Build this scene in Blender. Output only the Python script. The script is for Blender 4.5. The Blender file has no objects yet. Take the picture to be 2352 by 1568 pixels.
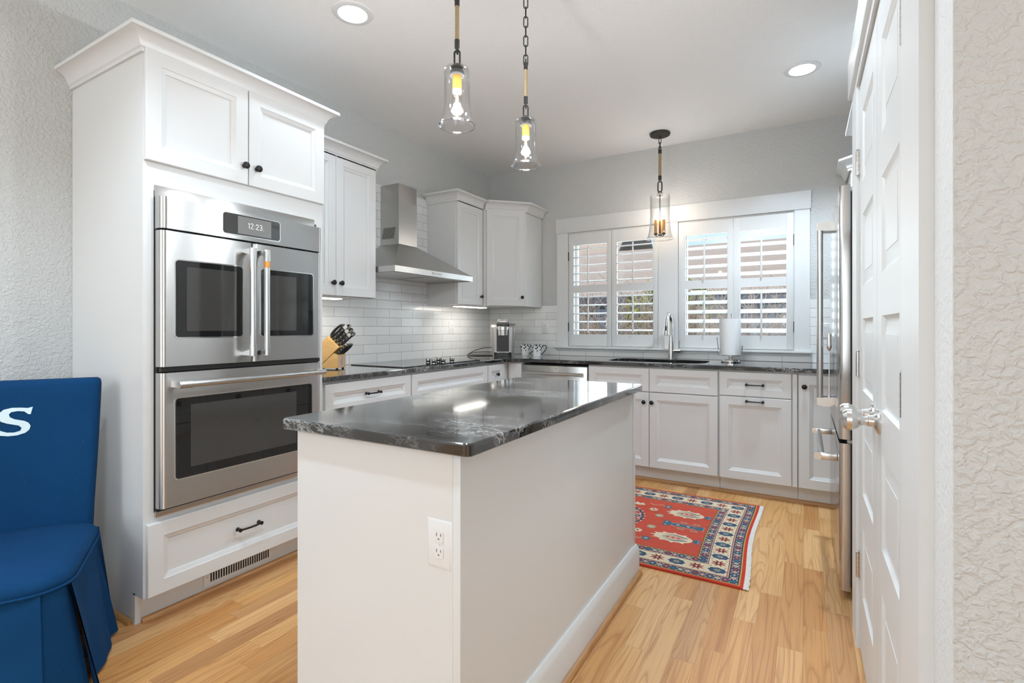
import bpy, bmesh, math, random
from mathutils import Vector, Matrix, Euler
random.seed(11)
PI = math.pi
S = bpy.context.scene
COL = S.collection
V = Vector

# ------------------------------------------------------------------ camera
cd = bpy.data.cameras.new('camera')
cam = bpy.data.objects.new('camera', cd)
COL.objects.link(cam)
cam.location = (0, 0, 1.1835)
cam.rotation_euler = (PI/2, 0, math.radians(30.053))
cd.sensor_width = 36.0
cd.lens = 1161.84/2352*36.0
cd.shift_y = -31.7/2352
cd.clip_start = 0.05
S.camera = cam

# ------------------------------------------------------------------ world, sun, daylight, exposure
S.view_settings.view_transform = 'Standard'
S.view_settings.look = 'None'
S.view_settings.gamma = 1.0
S.view_settings.use_curve_mapping = False
S.view_settings.exposure = 0.40

w = bpy.data.worlds.new('sky_world')
S.world = w
w.use_nodes = True
nt = w.node_tree
nt.nodes.clear()
wo = nt.nodes.new('ShaderNodeOutputWorld')
bg = nt.nodes.new('ShaderNodeBackground')
tc = nt.nodes.new('ShaderNodeTexCoord')
sep = nt.nodes.new('ShaderNodeSeparateXYZ')
cr = nt.nodes.new('ShaderNodeValToRGB')
cr.color_ramp.elements[0].position = 0.0
cr.color_ramp.elements[0].color = (0.62, 0.78, 0.95, 1)
cr.color_ramp.elements[1].position = 0.45
cr.color_ramp.elements[1].color = (0.10, 0.28, 0.72, 1)
nz = nt.nodes.new('ShaderNodeTexNoise')
nz.inputs['Scale'].default_value = 5.0
nz.inputs['Detail'].default_value = 6.0
mp = nt.nodes.new('ShaderNodeMapping')
mp.inputs['Scale'].default_value = (1, 1, 4)
cl = nt.nodes.new('ShaderNodeValToRGB')
cl.color_ramp.elements[0].position = 0.52
cl.color_ramp.elements[0].color = (0, 0, 0, 1)
cl.color_ramp.elements[1].position = 0.72
cl.color_ramp.elements[1].color = (0.8, 0.8, 0.8, 1)
mxw = nt.nodes.new('ShaderNodeMix')
mxw.data_type = 'RGBA'
mxw.inputs['B'].default_value = (0.9, 0.93, 0.97, 1)
L = nt.links.new
L(tc.outputs['Generated'], sep.inputs[0])
L(sep.outputs['Z'], cr.inputs['Fac'])
L(tc.outputs['Generated'], mp.inputs['Vector'])
L(mp.outputs['Vector'], nz.inputs['Vector'])
L(nz.outputs['Fac'], cl.inputs['Fac'])
L(cl.outputs['Color'], mxw.inputs['Factor'])
L(cr.outputs['Color'], mxw.inputs['A'])
L(mxw.outputs['Result'], bg.inputs['Color'])
bg.inputs['Strength'].default_value = 1.15
L(bg.outputs['Background'], wo.inputs['Surface'])


def lamp(kind, name, loc, energy, color=(1, 1, 1), rot=(0, 0, 0), size=None, size_y=None, spot=None, parent=None):
    d = bpy.data.lights.new(name, kind)
    d.energy = energy
    d.color = color
    if kind == 'AREA':
        d.shape = 'RECTANGLE' if size_y else 'DISK'
        d.size = size
        if size_y:
            d.size_y = size_y
    elif kind in ('POINT', 'SPOT') and size:
        d.shadow_soft_size = size
    if kind == 'SPOT':
        d.spot_size = spot
        d.spot_blend = 0.6
    o = bpy.data.objects.new(name, d)
    COL.objects.link(o)
    o.location = loc
    o.rotation_euler = rot
    return o


sun = lamp('SUN', 'sun', (0, -3, 12), 2.6, (1.0, 0.93, 0.82), (math.radians(50), 0, math.radians(-28)))
sun.data.angle = math.radians(0.6)
# added area lamps standing in for daylight from unseen windows behind the camera
lamp('AREA', 'fill_rear', (-1.0, -4.86, 1.55), 12, (0.78, 0.96, 1.12), (PI/2+0.22, 0, 0), 3.0, 1.9)
lamp('AREA', 'fill_side', (3.36, -2.9, 1.55), 48, (0.78, 0.96, 1.12), (PI/2+0.22, 0, PI/2), 2.6, 1.9)
# daylight falling through the kitchen window
for wx0 in (-1.547, -0.509):
    lamp('AREA', 'daylight_window', (wx0, 4.74, 1.56), 7, (0.86, 0.97, 1.0), (-PI/2, 0, 0), 0.82, 1.04)
# unseen bare point lamp behind the camera, added to brighten ceiling and room
for gx, gy in ((-1.9, -1.7),):
    lamp('POINT', 'fill_lamp', (gx, gy, 2.0), 32, (0.80, 0.97, 1.12), size=0.18)
# recessed can lights; all but the first two are unseen, added for brightness
CANS = [(-1.984, 1.816), (-0.014, 3.594), (-0.30, 1.816), (-1.5, 0.40), (-1.6, -1.9), (0.2, -3.2)]
for ci, (cx, cy) in enumerate(CANS):
    lamp('SPOT', 'recessed_lamp', (cx, cy, 2.765), (22, 110, 36, 85, 30, 30)[ci], (0.79, 0.97, 1.15), (0, 0, 0), 0.06, None, math.radians(128))

# ------------------------------------------------------------------ materials
class NT:
    def __init__(s, name):
        s.m = bpy.data.materials.new(name)
        s.m.use_nodes = True
        s.t = s.m.node_tree
        s.t.nodes.clear()
        s.out = s.n('ShaderNodeOutputMaterial')

    def n(s, typ, **kw):
        x = s.t.nodes.new(typ)
        for k, v in kw.items():
            if k.startswith('i_'):
                k2 = k[2:].replace('_', ' ')
                tgt = x.inputs[int(k2)] if k2.isdigit() else x.inputs[k2]
                if isinstance(v, bpy.types.NodeSocket):
                    s.t.links.new(v, tgt)
                else:
                    tgt.default_value = v
            else:
                setattr(x, k, v)
        return x

    def l(s, a, b):
        s.t.links.new(a, b)

    def math(s, op, a, b=0.0, c=None):
        x = s.n('ShaderNodeMath', operation=op)
        for i, q in enumerate((a, b, c)):
            if q is None:
                continue
            if isinstance(q, bpy.types.NodeSocket):
                s.l(q, x.inputs[i])
            else:
                x.inputs[i].default_value = q
        return x.outputs[0]

    def mix(s, f, a, b, blend='MIX'):
        x = s.n('ShaderNodeMix', data_type='RGBA', blend_type=blend)
        for nm, q in (('Factor', f), ('A', a), ('B', b)):
            if isinstance(q, bpy.types.NodeSocket):
                s.l(q, x.inputs[nm])
            else:
                x.inputs[nm].default_value = q if nm == 'Factor' else c4(q)
        return x.outputs['Result']

    def ramp(s, f, stops):
        x = s.n('ShaderNodeValToRGB')
        e = x.color_ramp.elements
        while len(e) < len(stops):
            e.new(0.5)
        for k, (p, c) in enumerate(stops):
            e[k].position = p
            e[k].color = c4(c)
        s.l(f, x.inputs['Fac'])
        return x.outputs['Color']

    def pos(s):
        return s.n('ShaderNodeNewGeometry').outputs['Position']

    def map(s, vec, scale=(1, 1, 1), loc=(0, 0, 0), rot=(0, 0, 0)):
        x = s.n('ShaderNodeMapping')
        x.inputs['Scale'].default_value = scale
        x.inputs['Location'].default_value = loc
        x.inputs['Rotation'].default_value = rot
        s.l(vec, x.inputs['Vector'])
        return x.outputs['Vector']

    def noise(s, vec, scale, detail=2.0, rough=0.5, dist=0.0):
        x = s.n('ShaderNodeTexNoise')
        x.inputs['Scale'].default_value = scale
        x.inputs['Detail'].default_value = detail
        x.inputs['Roughness'].default_value = rough
        x.inputs['Distortion'].default_value = dist
        s.l(vec, x.inputs['Vector'])
        return x.outputs['Fac']

    def bump(s, h, strength=0.3, dist=0.002):
        x = s.n('ShaderNodeBump')
        x.inputs['Strength'].default_value = strength
        x.inputs['Distance'].default_value = dist
        s.l(h, x.inputs['Height'])
        return x.outputs['Normal']

    def bsdf(s, color, rough=0.5, metal=0.0, normal=None, **kw):
        x = s.n('ShaderNodeBsdfPrincipled')
        for nm, q in [('Base Color', color), ('Roughness', rough), ('Metallic', metal)] + [(k.replace('_', ' '), v) for k, v in kw.items()]:
            if isinstance(q, bpy.types.NodeSocket):
                s.l(q, x.inputs[nm])
            else:
                x.inputs[nm].default_value = c4(q) if nm in ('Base Color', 'Emission Color', 'Coat Tint') else q
        if normal is not None:
            s.l(normal, x.inputs['Normal'])
        s.l(x.outputs['BSDF'], s.out.inputs['Surface'])
        return x


def c4(c):
    return (c, c, c, 1) if isinstance(c, (int, float)) else (tuple(c) + (1,) if len(c) == 3 else tuple(c))


M = {}


def plain(key, color, rough=0.5, metal=0.0, nscale=None, nstr=0.1, ndist=0.001, **kw):
    t = NT(key)
    nrm = None
    if nscale:
        nrm = t.bump(t.noise(t.pos(), nscale, 3), nstr, ndist)
    t.bsdf(color, rough, metal, nrm, **kw)
    M[key] = t.m
    return t.m


def wallpaint(key, color, scale, strength, dist, rough=0.7):
    t = NT(key)
    p = t.pos()
    a = t.noise(p, scale, 2, 0.5, 0.4)
    b = t.n('ShaderNodeMapRange', i_Value=a)
    b.inputs['From Min'].default_value = 0.42
    b.inputs['From Max'].default_value = 0.62
    f = t.noise(p, scale*2.7, 2)
    h = t.math('ADD', b.outputs[0], t.math('MULTIPLY', f, 0.45))
    t.bsdf(color, rough, 0.0, t.bump(h, strength, dist))
    M[key] = t.m


wallpaint('paint_grey', (0.58, 0.58, 0.56), 75, 0.6, 0.0030)
wallpaint('paint_return', (0.72, 0.72, 0.705), 75, 0.4, 0.0022)
wallpaint('paint_ceiling', (0.90, 0.89, 0.87), 90, 0.35, 0.002)
plain('cabinet_white', (0.70, 0.70, 0.685), 0.32, 0, 40, 0.02, 0.001)
plain('trim_white', (0.72, 0.72, 0.705), 0.42, 0, 30, 0.02, 0.001)
plain('door_white', (0.69, 0.69, 0.675), 0.42)
plain('plate_white', (0.76, 0.76, 0.75), 0.16)
plain('slot_grey', (0.16, 0.16, 0.155), 0.5)
plain('bronze', (0.035, 0.032, 0.03), 0.42, 0.75)
plain('iron', (0.05, 0.048, 0.045), 0.5, 0.6, 200, 0.3, 0.001)
plain('chrome', (0.72, 0.72, 0.71), 0.09, 1.0)
plain('nickel', (0.66, 0.65, 0.63), 0.24, 1.0)
plain('polished', (0.78, 0.77, 0.75), 0.14, 1.0)
plain('black_glass', (0.012, 0.012, 0.012), 0.03, 0, Specular_IOR_Level=0.6)
plain('smoke_glass', (0.05, 0.048, 0.045), 0.05, 0, Specular_IOR_Level=0.6)
plain('black_plastic', (0.018, 0.017, 0.016), 0.35)
plain('dark_gap', (0.008, 0.008, 0.008), 0.6)
plain('screen_grey', (0.20, 0.195, 0.185), 0.12)
plain('paper', (0.86, 0.86, 0.85), 0.9, 0, 260, 0.6, 0.001)
plain('letter_cloth', (0.62, 0.76, 0.80), 0.85, 0, 500, 0.4, 0.0008)
plain('candle_rope', (0.50, 0.25, 0.07), 0.8, 0, 300, 0.5, 0.001)
plain('socket_copper', (0.72, 0.30, 0.05), 0.4, 0.1)
plain('silver_plastic', (0.46, 0.45, 0.43), 0.36, 0.75)
plain('sink_black', (0.02, 0.02, 0.02), 0.35)
plain('card_white', (0.8, 0.8, 0.8), 0.5)


def emis(key, color, strength):
    t = NT(key)
    e = t.n('ShaderNodeEmission')
    e.inputs['Color'].default_value = c4(color)
    e.inputs['Strength'].default_value = strength
    t.l(e.outputs[0], t.out.inputs['Surface'])
    M[key] = t.m


emis('led_can', (1.0, 0.98, 0.95), 9)
emis('led_strip', (1.0, 0.96, 0.88), 5)
emis('filament', (1.0, 0.66, 0.28), 34)
emis('clock_digit', (0.9, 0.92, 0.9), 1.3)
emis('window_glow', (0.95, 0.98, 1.0), 2.2)


def glass_thin(key, tint=1.0, refl=0.5, blend=1.45):
    t = NT(key)
    tr = t.n('ShaderNodeBsdfTransparent')
    tr.inputs['Color'].default_value = c4(tint)
    gl = t.n('ShaderNodeBsdfGlossy')
    gl.inputs['Roughness'].default_value = 0.02
    lw = t.n('ShaderNodeLayerWeight')
    f = t.math('ADD', t.math('MULTIPLY', t.math('POWER', lw.outputs['Facing'], blend), refl), 0.025)
    mx = t.n('ShaderNodeMixShader')
    t.l(f, mx.inputs[0])
    t.l(tr.outputs[0], mx.inputs[1])
    t.l(gl.outputs[0], mx.inputs[2])
    t.l(mx.outputs[0], t.out.inputs['Surface'])
    M[key] = t.m


glass_thin('pane_glass', (0.985, 0.99, 0.99), 0.5, 4.0)
glass_thin('shade_glass', (0.98, 0.98, 0.98), 0.8, 2.2)
glass_thin('rim_glass', (0.93, 0.93, 0.93), 0.9, 0.8)


def steel(key, axis='z', base=(0.55, 0.545, 0.53), rough=0.31):
    t = NT(key)
    sc = {'z': (60, 60, 1.2), 'y': (400, 2.0, 400), 'x': (2.0, 400, 400)}[axis]
    v = t.map(t.pos(), sc)
    a = t.noise(v, 4, 3)
    r = t.n('ShaderNodeMapRange', i_Value=a)
    r.inputs['To Min'].default_value = rough-0.05
    r.inputs['To Max'].default_value = rough+0.05
    tg = t.n('ShaderNodeCombineXYZ')
    tg.inputs[2 if axis != 'z' else 1].default_value = 1.0
    t.bsdf(base, r.outputs[0], 1.0, t.bump(a, 0.010, 0.0006), Anisotropic=0.75, Tangent=tg.outputs[0])
    M[key] = t.m


steel('steel', 'y')
steel('steel_x', 'x')
steel('steel_v', 'z')
steel('steel_fridge', 'z', (0.52, 0.51, 0.495), 0.16)


def tile(key, hor, shift):
    t = NT(key)
    sp = t.n('ShaderNodeSeparateXYZ')
    t.l(t.pos(), sp.inputs[0])
    cb = t.n('ShaderNodeCombineXYZ')
    t.l(t.math('SUBTRACT', sp.outputs[hor], shift), cb.inputs[0])
    t.l(t.math('SUBTRACT', sp.outputs['Z'], 0.9155), cb.inputs[1])
    b = t.n('ShaderNodeTexBrick')
    b.inputs['Scale'].default_value = 1.0
    b.inputs['Brick Width'].default_value = 0.2745
    b.inputs['Row Height'].default_value = 0.0695
    b.inputs['Mortar Size'].default_value = 0.0017
    b.inputs['Mortar Smooth'].default_value = 0.15
    b.inputs['Color1'].default_value = c4((0.84, 0.84, 0.82))
    b.inputs['Color2'].default_value = c4((0.76, 0.76, 0.74))
    b.inputs['Mortar'].default_value = c4((0.40, 0.395, 0.38))
    t.l(cb.outputs[0], b.inputs['Vector'])
    wv = t.noise(t.map(t.pos(), (1, 1, 2.2)), 16, 3, 0.55, 0.6)
    inv = t.math('SUBTRACT', 1.0, b.outputs['Fac'])
    h = t.math('ADD', t.math('MULTIPLY', inv, 0.8), t.math('MULTIPLY', wv, 0.9))
    ro = t.math('ADD', t.math('MULTIPLY', b.outputs['Fac'], 0.6), 0.10)
    t.bsdf(b.outputs['Color'], ro, 0.0, t.bump(h, 0.55, 0.0022))
    M[key] = t.m


tile('tile_left', 'Y', 3.016)
tile('tile_back', 'X', -2.487)


def granite():
    t = NT('granite')
    p = t.map(t.pos(), (0.55, 1.35, 1.2), rot=(0, 0, 0.25))
    def vein(sc, wd, dist, off):
        n = t.noise(t.map(p, (1, 1, 1), off), sc, 9, 0.62, dist)
        d = t.math('ABSOLUTE', t.math('SUBTRACT', n, 0.5))
        r = t.n('ShaderNodeMapRange', i_Value=d)
        r.inputs['From Min'].default_value = 0.0
        r.inputs['From Max'].default_value = wd
        r.inputs['To Min'].default_value = 1.0
        r.inputs['To Max'].default_value = 0.0
        return r.outputs[0]
    mask = t.n('ShaderNodeMapRange', i_Value=t.noise(p, 5, 4))
    mask.inputs['From Min'].default_value = 0.46
    mask.inputs['From Max'].default_value = 0.68
    v = t.math('MULTIPLY', t.math('MAXIMUM', vein(10, 0.026, 1.8, (0, 0, 0)), t.math('MULTIPLY', vein(26, 0.032, 1.2, (3, 1, 2)), 0.9)), mask.outputs[0])
    cl = t.mix(t.noise(p, 6, 5), (0.008, 0.008, 0.0075), (0.026, 0.025, 0.023))
    col = t.mix(t.math('MULTIPLY', v, 0.9), cl, (0.66, 0.66, 0.65))
    t.bsdf(col, 0.085, 0.0, None, IOR=1.6, Coat_Weight=0.6, Coat_Roughness=0.06, Coat_IOR=1.55)
    M['granite'] = t.m


granite()


def oakfloor():
    t = NT('oak_floor')
    sp = t.n('ShaderNodeSeparateXYZ')
    t.l(t.pos(), sp.inputs[0])
    X, Y = sp.outputs['X'], sp.outputs['Y']
    u = t.math('DIVIDE', t.math('ADD', X, 10.0), 0.0826)
    row = t.math('FLOOR', u)
    wr = t.n('ShaderNodeTexWhiteNoise', noise_dimensions='1D')
    t.l(row, wr.inputs['W'])
    ln = t.math('ADD', 0.55, t.math('MULTIPLY', wr.outputs['Value'], 0.65))
    yy = t.math('ADD', t.math('DIVIDE', Y, ln), t.math('MULTIPLY', wr.outputs['Value'], 37.0))
    pid = t.math('FLOOR', yy)
    cb = t.n('ShaderNodeCombineXYZ')
    t.l(row, cb.inputs[0])
    t.l(pid, cb.inputs[1])
    wn = t.n('ShaderNodeTexWhiteNoise', noise_dimensions='2D')
    t.l(cb.outputs[0], wn.inputs['Vector'])
    rnd = wn.outputs['Value']
    sc = t.n('ShaderNodeSeparateColor')
    t.l(wn.outputs['Color'], sc.inputs[0])
    # grain coordinates: long along the plank, a private offset for every plank
    gc = t.n('ShaderNodeCombineXYZ')
    t.l(t.math('ADD', X, t.math('MULTIPLY', sc.outputs[0], 91.0)), gc.inputs[0])
    t.l(t.math('ADD', t.math('MULTIPLY', Y, 0.075), t.math('MULTIPLY', sc.outputs[1], 53.0)), gc.inputs[1])
    t.l(t.math('MULTIPLY', sc.outputs[2], 29.0), gc.inputs[2])
    g = gc.outputs[0]
    big = t.noise(g, 8.0, 2, 0.45, 0.25)
    rings = t.math('FRACT', t.math('MULTIPLY', big, t.math('ADD', 9.0, t.math('MULTIPLY', sc.outputs[0], 11.0))))
    rl = t.ramp(rings, [(0.0, 1.0), (0.07, 0.7), (0.22, 0.08), (0.80, 0.0), (0.97, 0.5), (1.0, 1.0)])
    fine = t.noise(t.map(g, (1, 0.22, 1)), 150, 3, 0.6)
    pores = t.ramp(fine, [(0.0, 1.0), (0.40, 0.5), (0.5, 0.0), (1.0, 0.0)])
    base = t.ramp(rnd, [(0.0, (0.52, 0.235, 0.065)), (0.2, (0.62, 0.32, 0.105)), (0.5, (0.71, 0.40, 0.15)), (0.80, (0.77, 0.475, 0.21)), (1.0, (0.38, 0.165, 0.055))])
    soft = t.noise(g, 3.0, 3)
    base = t.mix(t.math('MULTIPLY', soft, 0.5), base, (0.55, 0.27, 0.095))
    dark = t.mix(1.0, base, (0.60, 0.42, 0.27), 'MULTIPLY')
    c1 = t.mix(t.math('MULTIPLY', rl, 0.60), base, dark)
    c2 = t.mix(t.math('MULTIPLY', pores, 0.60), c1, dark)
    kn = t.noise(g, 2.2, 4, 0.6, 0.5)
    kr = t.ramp(kn, [(0.0, 0.0), (0.70, 0.0), (0.78, 1.0), (1.0, 1.0)])
    c2 = t.mix(t.math('MULTIPLY', kr, 0.7), c2, (0.11, 0.045, 0.018))
    # joints
    fu = t.math('FRACT', u)
    eu = t.math('MINIMUM', fu, t.math('SUBTRACT', 1.0, fu))
    fy = t.math('FRACT', yy)
    ey = t.math('MULTIPLY', t.math('MINIMUM', fy, t.math('SUBTRACT', 1.0, fy)), 9.0)
    e = t.math('MINIMUM', eu, ey)
    jr = t.n('ShaderNodeMapRange', i_Value=e)
    jr.inputs['From Min'].default_value = 0.0
    jr.inputs['From Max'].default_value = 0.012
    jr.inputs['To Min'].default_value = 1.0
    jr.inputs['To Max'].default_value = 0.0
    j = jr.outputs[0]
    c3 = t.mix(t.math('MULTIPLY', j, 0.55), c2, (0.13, 0.055, 0.02))
    h = t.math('SUBTRACT', t.math('MULTIPLY', pores, -0.15), j)
    t.bsdf(c3, t.math('ADD', 0.30, t.math('MULTIPLY', fine, 0.12)), 0.0, t.bump(h, 0.25, 0.001))
    M['oak_floor'] = t.m


oakfloor()


def wood(key, c1, c2, axis_scale, rough=0.45, sc=60):
    t = NT(key)
    n = t.noise(t.map(t.pos(), axis_scale), sc, 4, 0.55, 0.8)
    col = t.mix(t.ramp(n, [(0.25, 0.0), (0.7, 1.0)]), c1, c2)
    t.bsdf(col, rough, 0.0, t.bump(n, 0.1, 0.001))
    M[key] = t.m


wood('oak_shoe', (0.52, 0.26, 0.09), (0.36, 0.16, 0.05), (1, 0.12, 1), 0.4)
wood('oak_shoe_x', (0.52, 0.26, 0.09), (0.36, 0.16, 0.05), (0.12, 1, 1), 0.4)
wood('beech', (0.74, 0.47, 0.19), (0.62, 0.36, 0.12), (0.3, 0.3, 1), 0.45, 40)
wood('beech_end', (0.72, 0.50, 0.34), (0.62, 0.42, 0.27), (1, 1, 0.3), 0.5, 90)


def rope():
    t = NT('rope')
    sp = t.n('ShaderNodeTexCoord')
    wv = t.n('ShaderNodeTexWave', wave_type='BANDS', bands_direction='DIAGONAL')
    wv.inputs['Scale'].default_value = 85
    wv.inputs['Distortion'].default_value = 1.0
    t.l(sp.outputs['Object'], wv.inputs['Vector'])
    col = t.mix(wv.outputs['Fac'], (0.20, 0.13, 0.06), (0.62, 0.47, 0.27))
    t.bsdf(col, 0.85, 0.0, t.bump(wv.outputs['Fac'], 0.6, 0.002))
    M['rope'] = t.m


rope()


def navy():
    t = NT('navy_cloth')
    p = t.pos()
    n = t.noise(p, 900, 2)
    lint = t.ramp(t.noise(p, 170, 2, 0.4), [(0.0, 0.0), (0.755, 0.0), (0.80, 1.0), (1.0, 1.0)])
    tone = t.noise(p, 4, 3)
    c = t.mix(tone, (0.003, 0.034, 0.10), (0.005, 0.054, 0.155))
    c = t.mix(t.math('MULTIPLY', lint, 0.25), c, (0.22, 0.38, 0.52))
    h = t.math('ADD', n, t.math('MULTIPLY', t.noise(p, 14, 3, 0.5, 0.4), 3.0))
    t.bsdf(c, 0.95, 0.0, t.bump(h, 0.4, 0.0025), Specular_IOR_Level=0.15)
    M['navy_cloth'] = t.m


navy()


def rugmat(key, col, var=0.25):
    t = NT(key)
    p = t.pos()
    st = t.noise(t.map(p, (3, 40, 1), rot=(0, 0, PI/2)), 3.0, 3)
    f = t.noise(p, 420, 2)
    k = t.math('ADD', t.math('MULTIPLY', st, 0.6), t.math('MULTIPLY', f, 0.5))
    dk = tuple(x*(1-var) for x in col)
    lt = tuple(min(1, x*(1+var)+0.01) for x in col)
    t.bsdf(t.mix(k, dk, lt), 0.95, 0.0, t.bump(f, 0.8, 0.002))
    M[key] = t.m


rugmat('rug_red', (0.50, 0.062, 0.030), 0.5)
rugmat('rug_cream', (0.68, 0.56, 0.38))
rugmat('rug_navy', (0.045, 0.065, 0.12), 0.5)
rugmat('rug_teal', (0.035, 0.125, 0.18), 0.45)
rugmat('rug_gold', (0.50, 0.33, 0.07))
rugmat('rug_pink', (0.62, 0.30, 0.22))
rugmat('rug_black', (0.018, 0.016, 0.02))
rugmat('rug_sage', (0.36, 0.36, 0.24))
rugmat('rug_fringe', (0.74, 0.70, 0.64))
rugmat('rug_crimson', (0.30, 0.035, 0.03))
rugmat('rug_edge', (0.52, 0.03, 0.012))


def mugmat():
    t = NT('mug_floral')
    tcx = t.n('ShaderNodeTexCoord')
    o = tcx.outputs['Object']
    sp = t.n('ShaderNodeSeparateXYZ')
    t.l(o, sp.inputs[0])
    z = sp.outputs['Z']
    vo = t.n('ShaderNodeTexVoronoi', feature='F1')
    vo.inputs['Scale'].default_value = 75
    t.l(t.map(o, (1, 1, 0.9)), vo.inputs['Vector'])
    petals = t.math('LESS_THAN', vo.outputs['Distance'], 0.50)
    nb = t.noise(o, 26, 3, 0.6)
    top = t.n('ShaderNodeMapRange', i_Value=z)
    top.inputs['From Min'].default_value = 0.015
    top.inputs['From Max'].default_value = 0.085
    top.inputs['To Min'].default_value = -0.20
    top.inputs['To Max'].default_value = 0.19
    patch = t.math('GREATER_THAN', t.math('ADD', nb, top.outputs[0]), 0.47)
    f = t.math('MULTIPLY', petals, patch)
    t.bsdf(t.mix(f, (0.80, 0.80, 0.79), (0.02, 0.02, 0.022)), 0.12)
    M['mug_floral'] = t.m


mugmat()
plain('mug_black', (0.02, 0.02, 0.022), 0.15)

# ------------------------------------------------------------------ mesh builder
ORG = {}


class MB:
    def __init__(s):
        s.bm = bmesh.new()
        s.mi = 0

    def face(s, vs):
        try:
            f = s.bm.faces.new(vs)
            f.material_index = s.mi
            return f
        except ValueError:
            return None

    def vs(s, pts):
        return [s.bm.verts.new(p) for p in pts]

    def box(s, x0, x1, y0, y1, z0, z1, bev=0.0, seg=2, rot=None, about=None):
        if x0 > x1: x0, x1 = x1, x0
        if y0 > y1: y0, y1 = y1, y0
        if z0 > z1: z0, z1 = z1, z0
        v = s.vs([(x0, y0, z0), (x1, y0, z0), (x1, y1, z0), (x0, y1, z0), (x0, y0, z1), (x1, y0, z1), (x1, y1, z1), (x0, y1, z1)])
        fs = [s.face([v[i] for i in q]) for q in ((0, 3, 2, 1), (4, 5, 6, 7), (0, 1, 5, 4), (1, 2, 6, 5), (2, 3, 7, 6), (3, 0, 4, 7))]
        if bev > 0:
            es = list({e for f in fs for e in f.edges})
            r = bmesh.ops.bevel(s.bm, geom=es, offset=bev, segments=seg, profile=0.5, affect='EDGES')
            for f in r['faces']:
                f.material_index = s.mi
            v = list({q for f in r['faces'] for q in f.verts} | {q for q in v if q.is_valid})
        if rot is not None:
            bmesh.ops.transform(s.bm, matrix=Matrix.Translation(about) @ rot @ Matrix.Translation(-V(about)), verts=v)
        return v

    def prism(s, pts, d, o=None):
        """pts: list of 3D points of a planar polygon; d: extrusion vector."""
        a = s.vs(pts)
        b = s.vs([V(p)+V(d) for p in pts])
        n = len(a)
        s.face(a[::-1])
        s.face(b)
        for i in range(n):
            s.face([a[i], a[(i+1) % n], b[(i+1) % n], b[i]])
        return a+b

    def poly(s, pts):
        return s.face(s.vs(pts))

    def lathe(s, prof, o, axis=(0, 0, 1), seg=24, cap0=True, cap1=True, ref=None):
        ax = V(axis).normalized()
        u = V(ref) if ref else (V((1, 0, 0)) if abs(ax.x) < 0.9 else V((0, 1, 0)))
        u = (u - ax*u.dot(ax)).normalized()
        v = ax.cross(u)
        o = V(o)
        rings = []
        for r, h in prof:
            if r <= 1e-6:
                rings.append([s.bm.verts.new(o+ax*h)])
            else:
                rings.append([s.bm.verts.new(o+ax*h+(u*math.cos(2*PI*k/seg)+v*math.sin(2*PI*k/seg))*r) for k in range(seg)])
        for a, b in zip(rings, rings[1:]):
            for k in range(seg):
                k2 = (k+1) % seg
                if len(a) == 1 and len(b) == 1:
                    continue
                if len(a) == 1:
                    s.face([a[0], b[k2], b[k]])
                elif len(b) == 1:
                    s.face([a[k], a[k2], b[0]])
                else:
                    s.face([a[k], a[k2], b[k2], b[k]])
        if cap0 and len(rings[0]) > 1:
            s.face(rings[0][::-1])
        if cap1 and len(rings[-1]) > 1:
            s.face(rings[-1])

    def tube(s, path, r, seg=16, closed=False, flat=None, caps=True):
        pts = [V(p) for p in path]
        n = len(pts)
        rad = r if isinstance(r, (list, tuple)) else [r]*n
        rings = []
        up = None
        for i, p in enumerate(pts):
            if closed:
                d = pts[(i+1) % n]-pts[i-1]
            else:
                d = pts[min(i+1, n-1)]-pts[max(i-1, 0)]
            d.normalize()
            if up is None:
                up = V((0, 0, 1)) if abs(d.z) < 0.9 else V((1, 0, 0))
            a = d.cross(up)
            if a.length < 1e-4:
                a = d.cross(V((0, 1, 0.3)))
            a.normalize()
            b = a.cross(d).normalized()
            up = b
            k1, k2 = flat if flat else (1, 1)
            rings.append([s.bm.verts.new(p+(a*math.cos(2*PI*k/seg)*k1+b*math.sin(2*PI*k/seg)*k2)*rad[i]) for k in range(seg)])
        rng = range(n) if closed else range(n-1)
        for i in rng:
            A, B = rings[i], rings[(i+1) % n]
            for k in range(seg):
                s.face([A[k], A[(k+1) % seg], B[(k+1) % seg], B[k]])
        if not closed and caps:
            s.face(rings[0][::-1])
            s.face(rings[-1])

    def sweep(s, prof, path, side=1, d0=None, d1=None):
        """mitred moulding: prof [(out, z)], path [(x, y)]; out is to the right of the path when side is 1"""
        P = [V((p[0], p[1])) for p in path]
        n = len(P)
        nr = []
        for i in range(n-1):
            d = (P[i+1]-P[i]).normalized()
            nr.append(V((d.y, -d.x))*side)
        rows = []
        for i in range(n):
            a = nr[max(i-1, 0)]
            b = nr[min(i, n-2)]
            if i == 0 and d0:
                d = V(d0).normalized(); a = V((d.y, -d.x))*side
            if i == n-1 and d1:
                d = V(d1).normalized(); b = V((d.y, -d.x))*side
            m = (a+b)/(1+a.dot(b))
            rows.append([s.bm.verts.new((P[i].x+m.x*o, P[i].y+m.y*o, z)) for o, z in prof])
        k = len(prof)
        for i in range(n-1):
            for j in range(k):
                j2 = (j+1) % k
                s.face([rows[i][j], rows[i+1][j], rows[i+1][j2], rows[i][j2]])
        s.face(rows[0])
        s.face(rows[-1][::-1])

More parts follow.
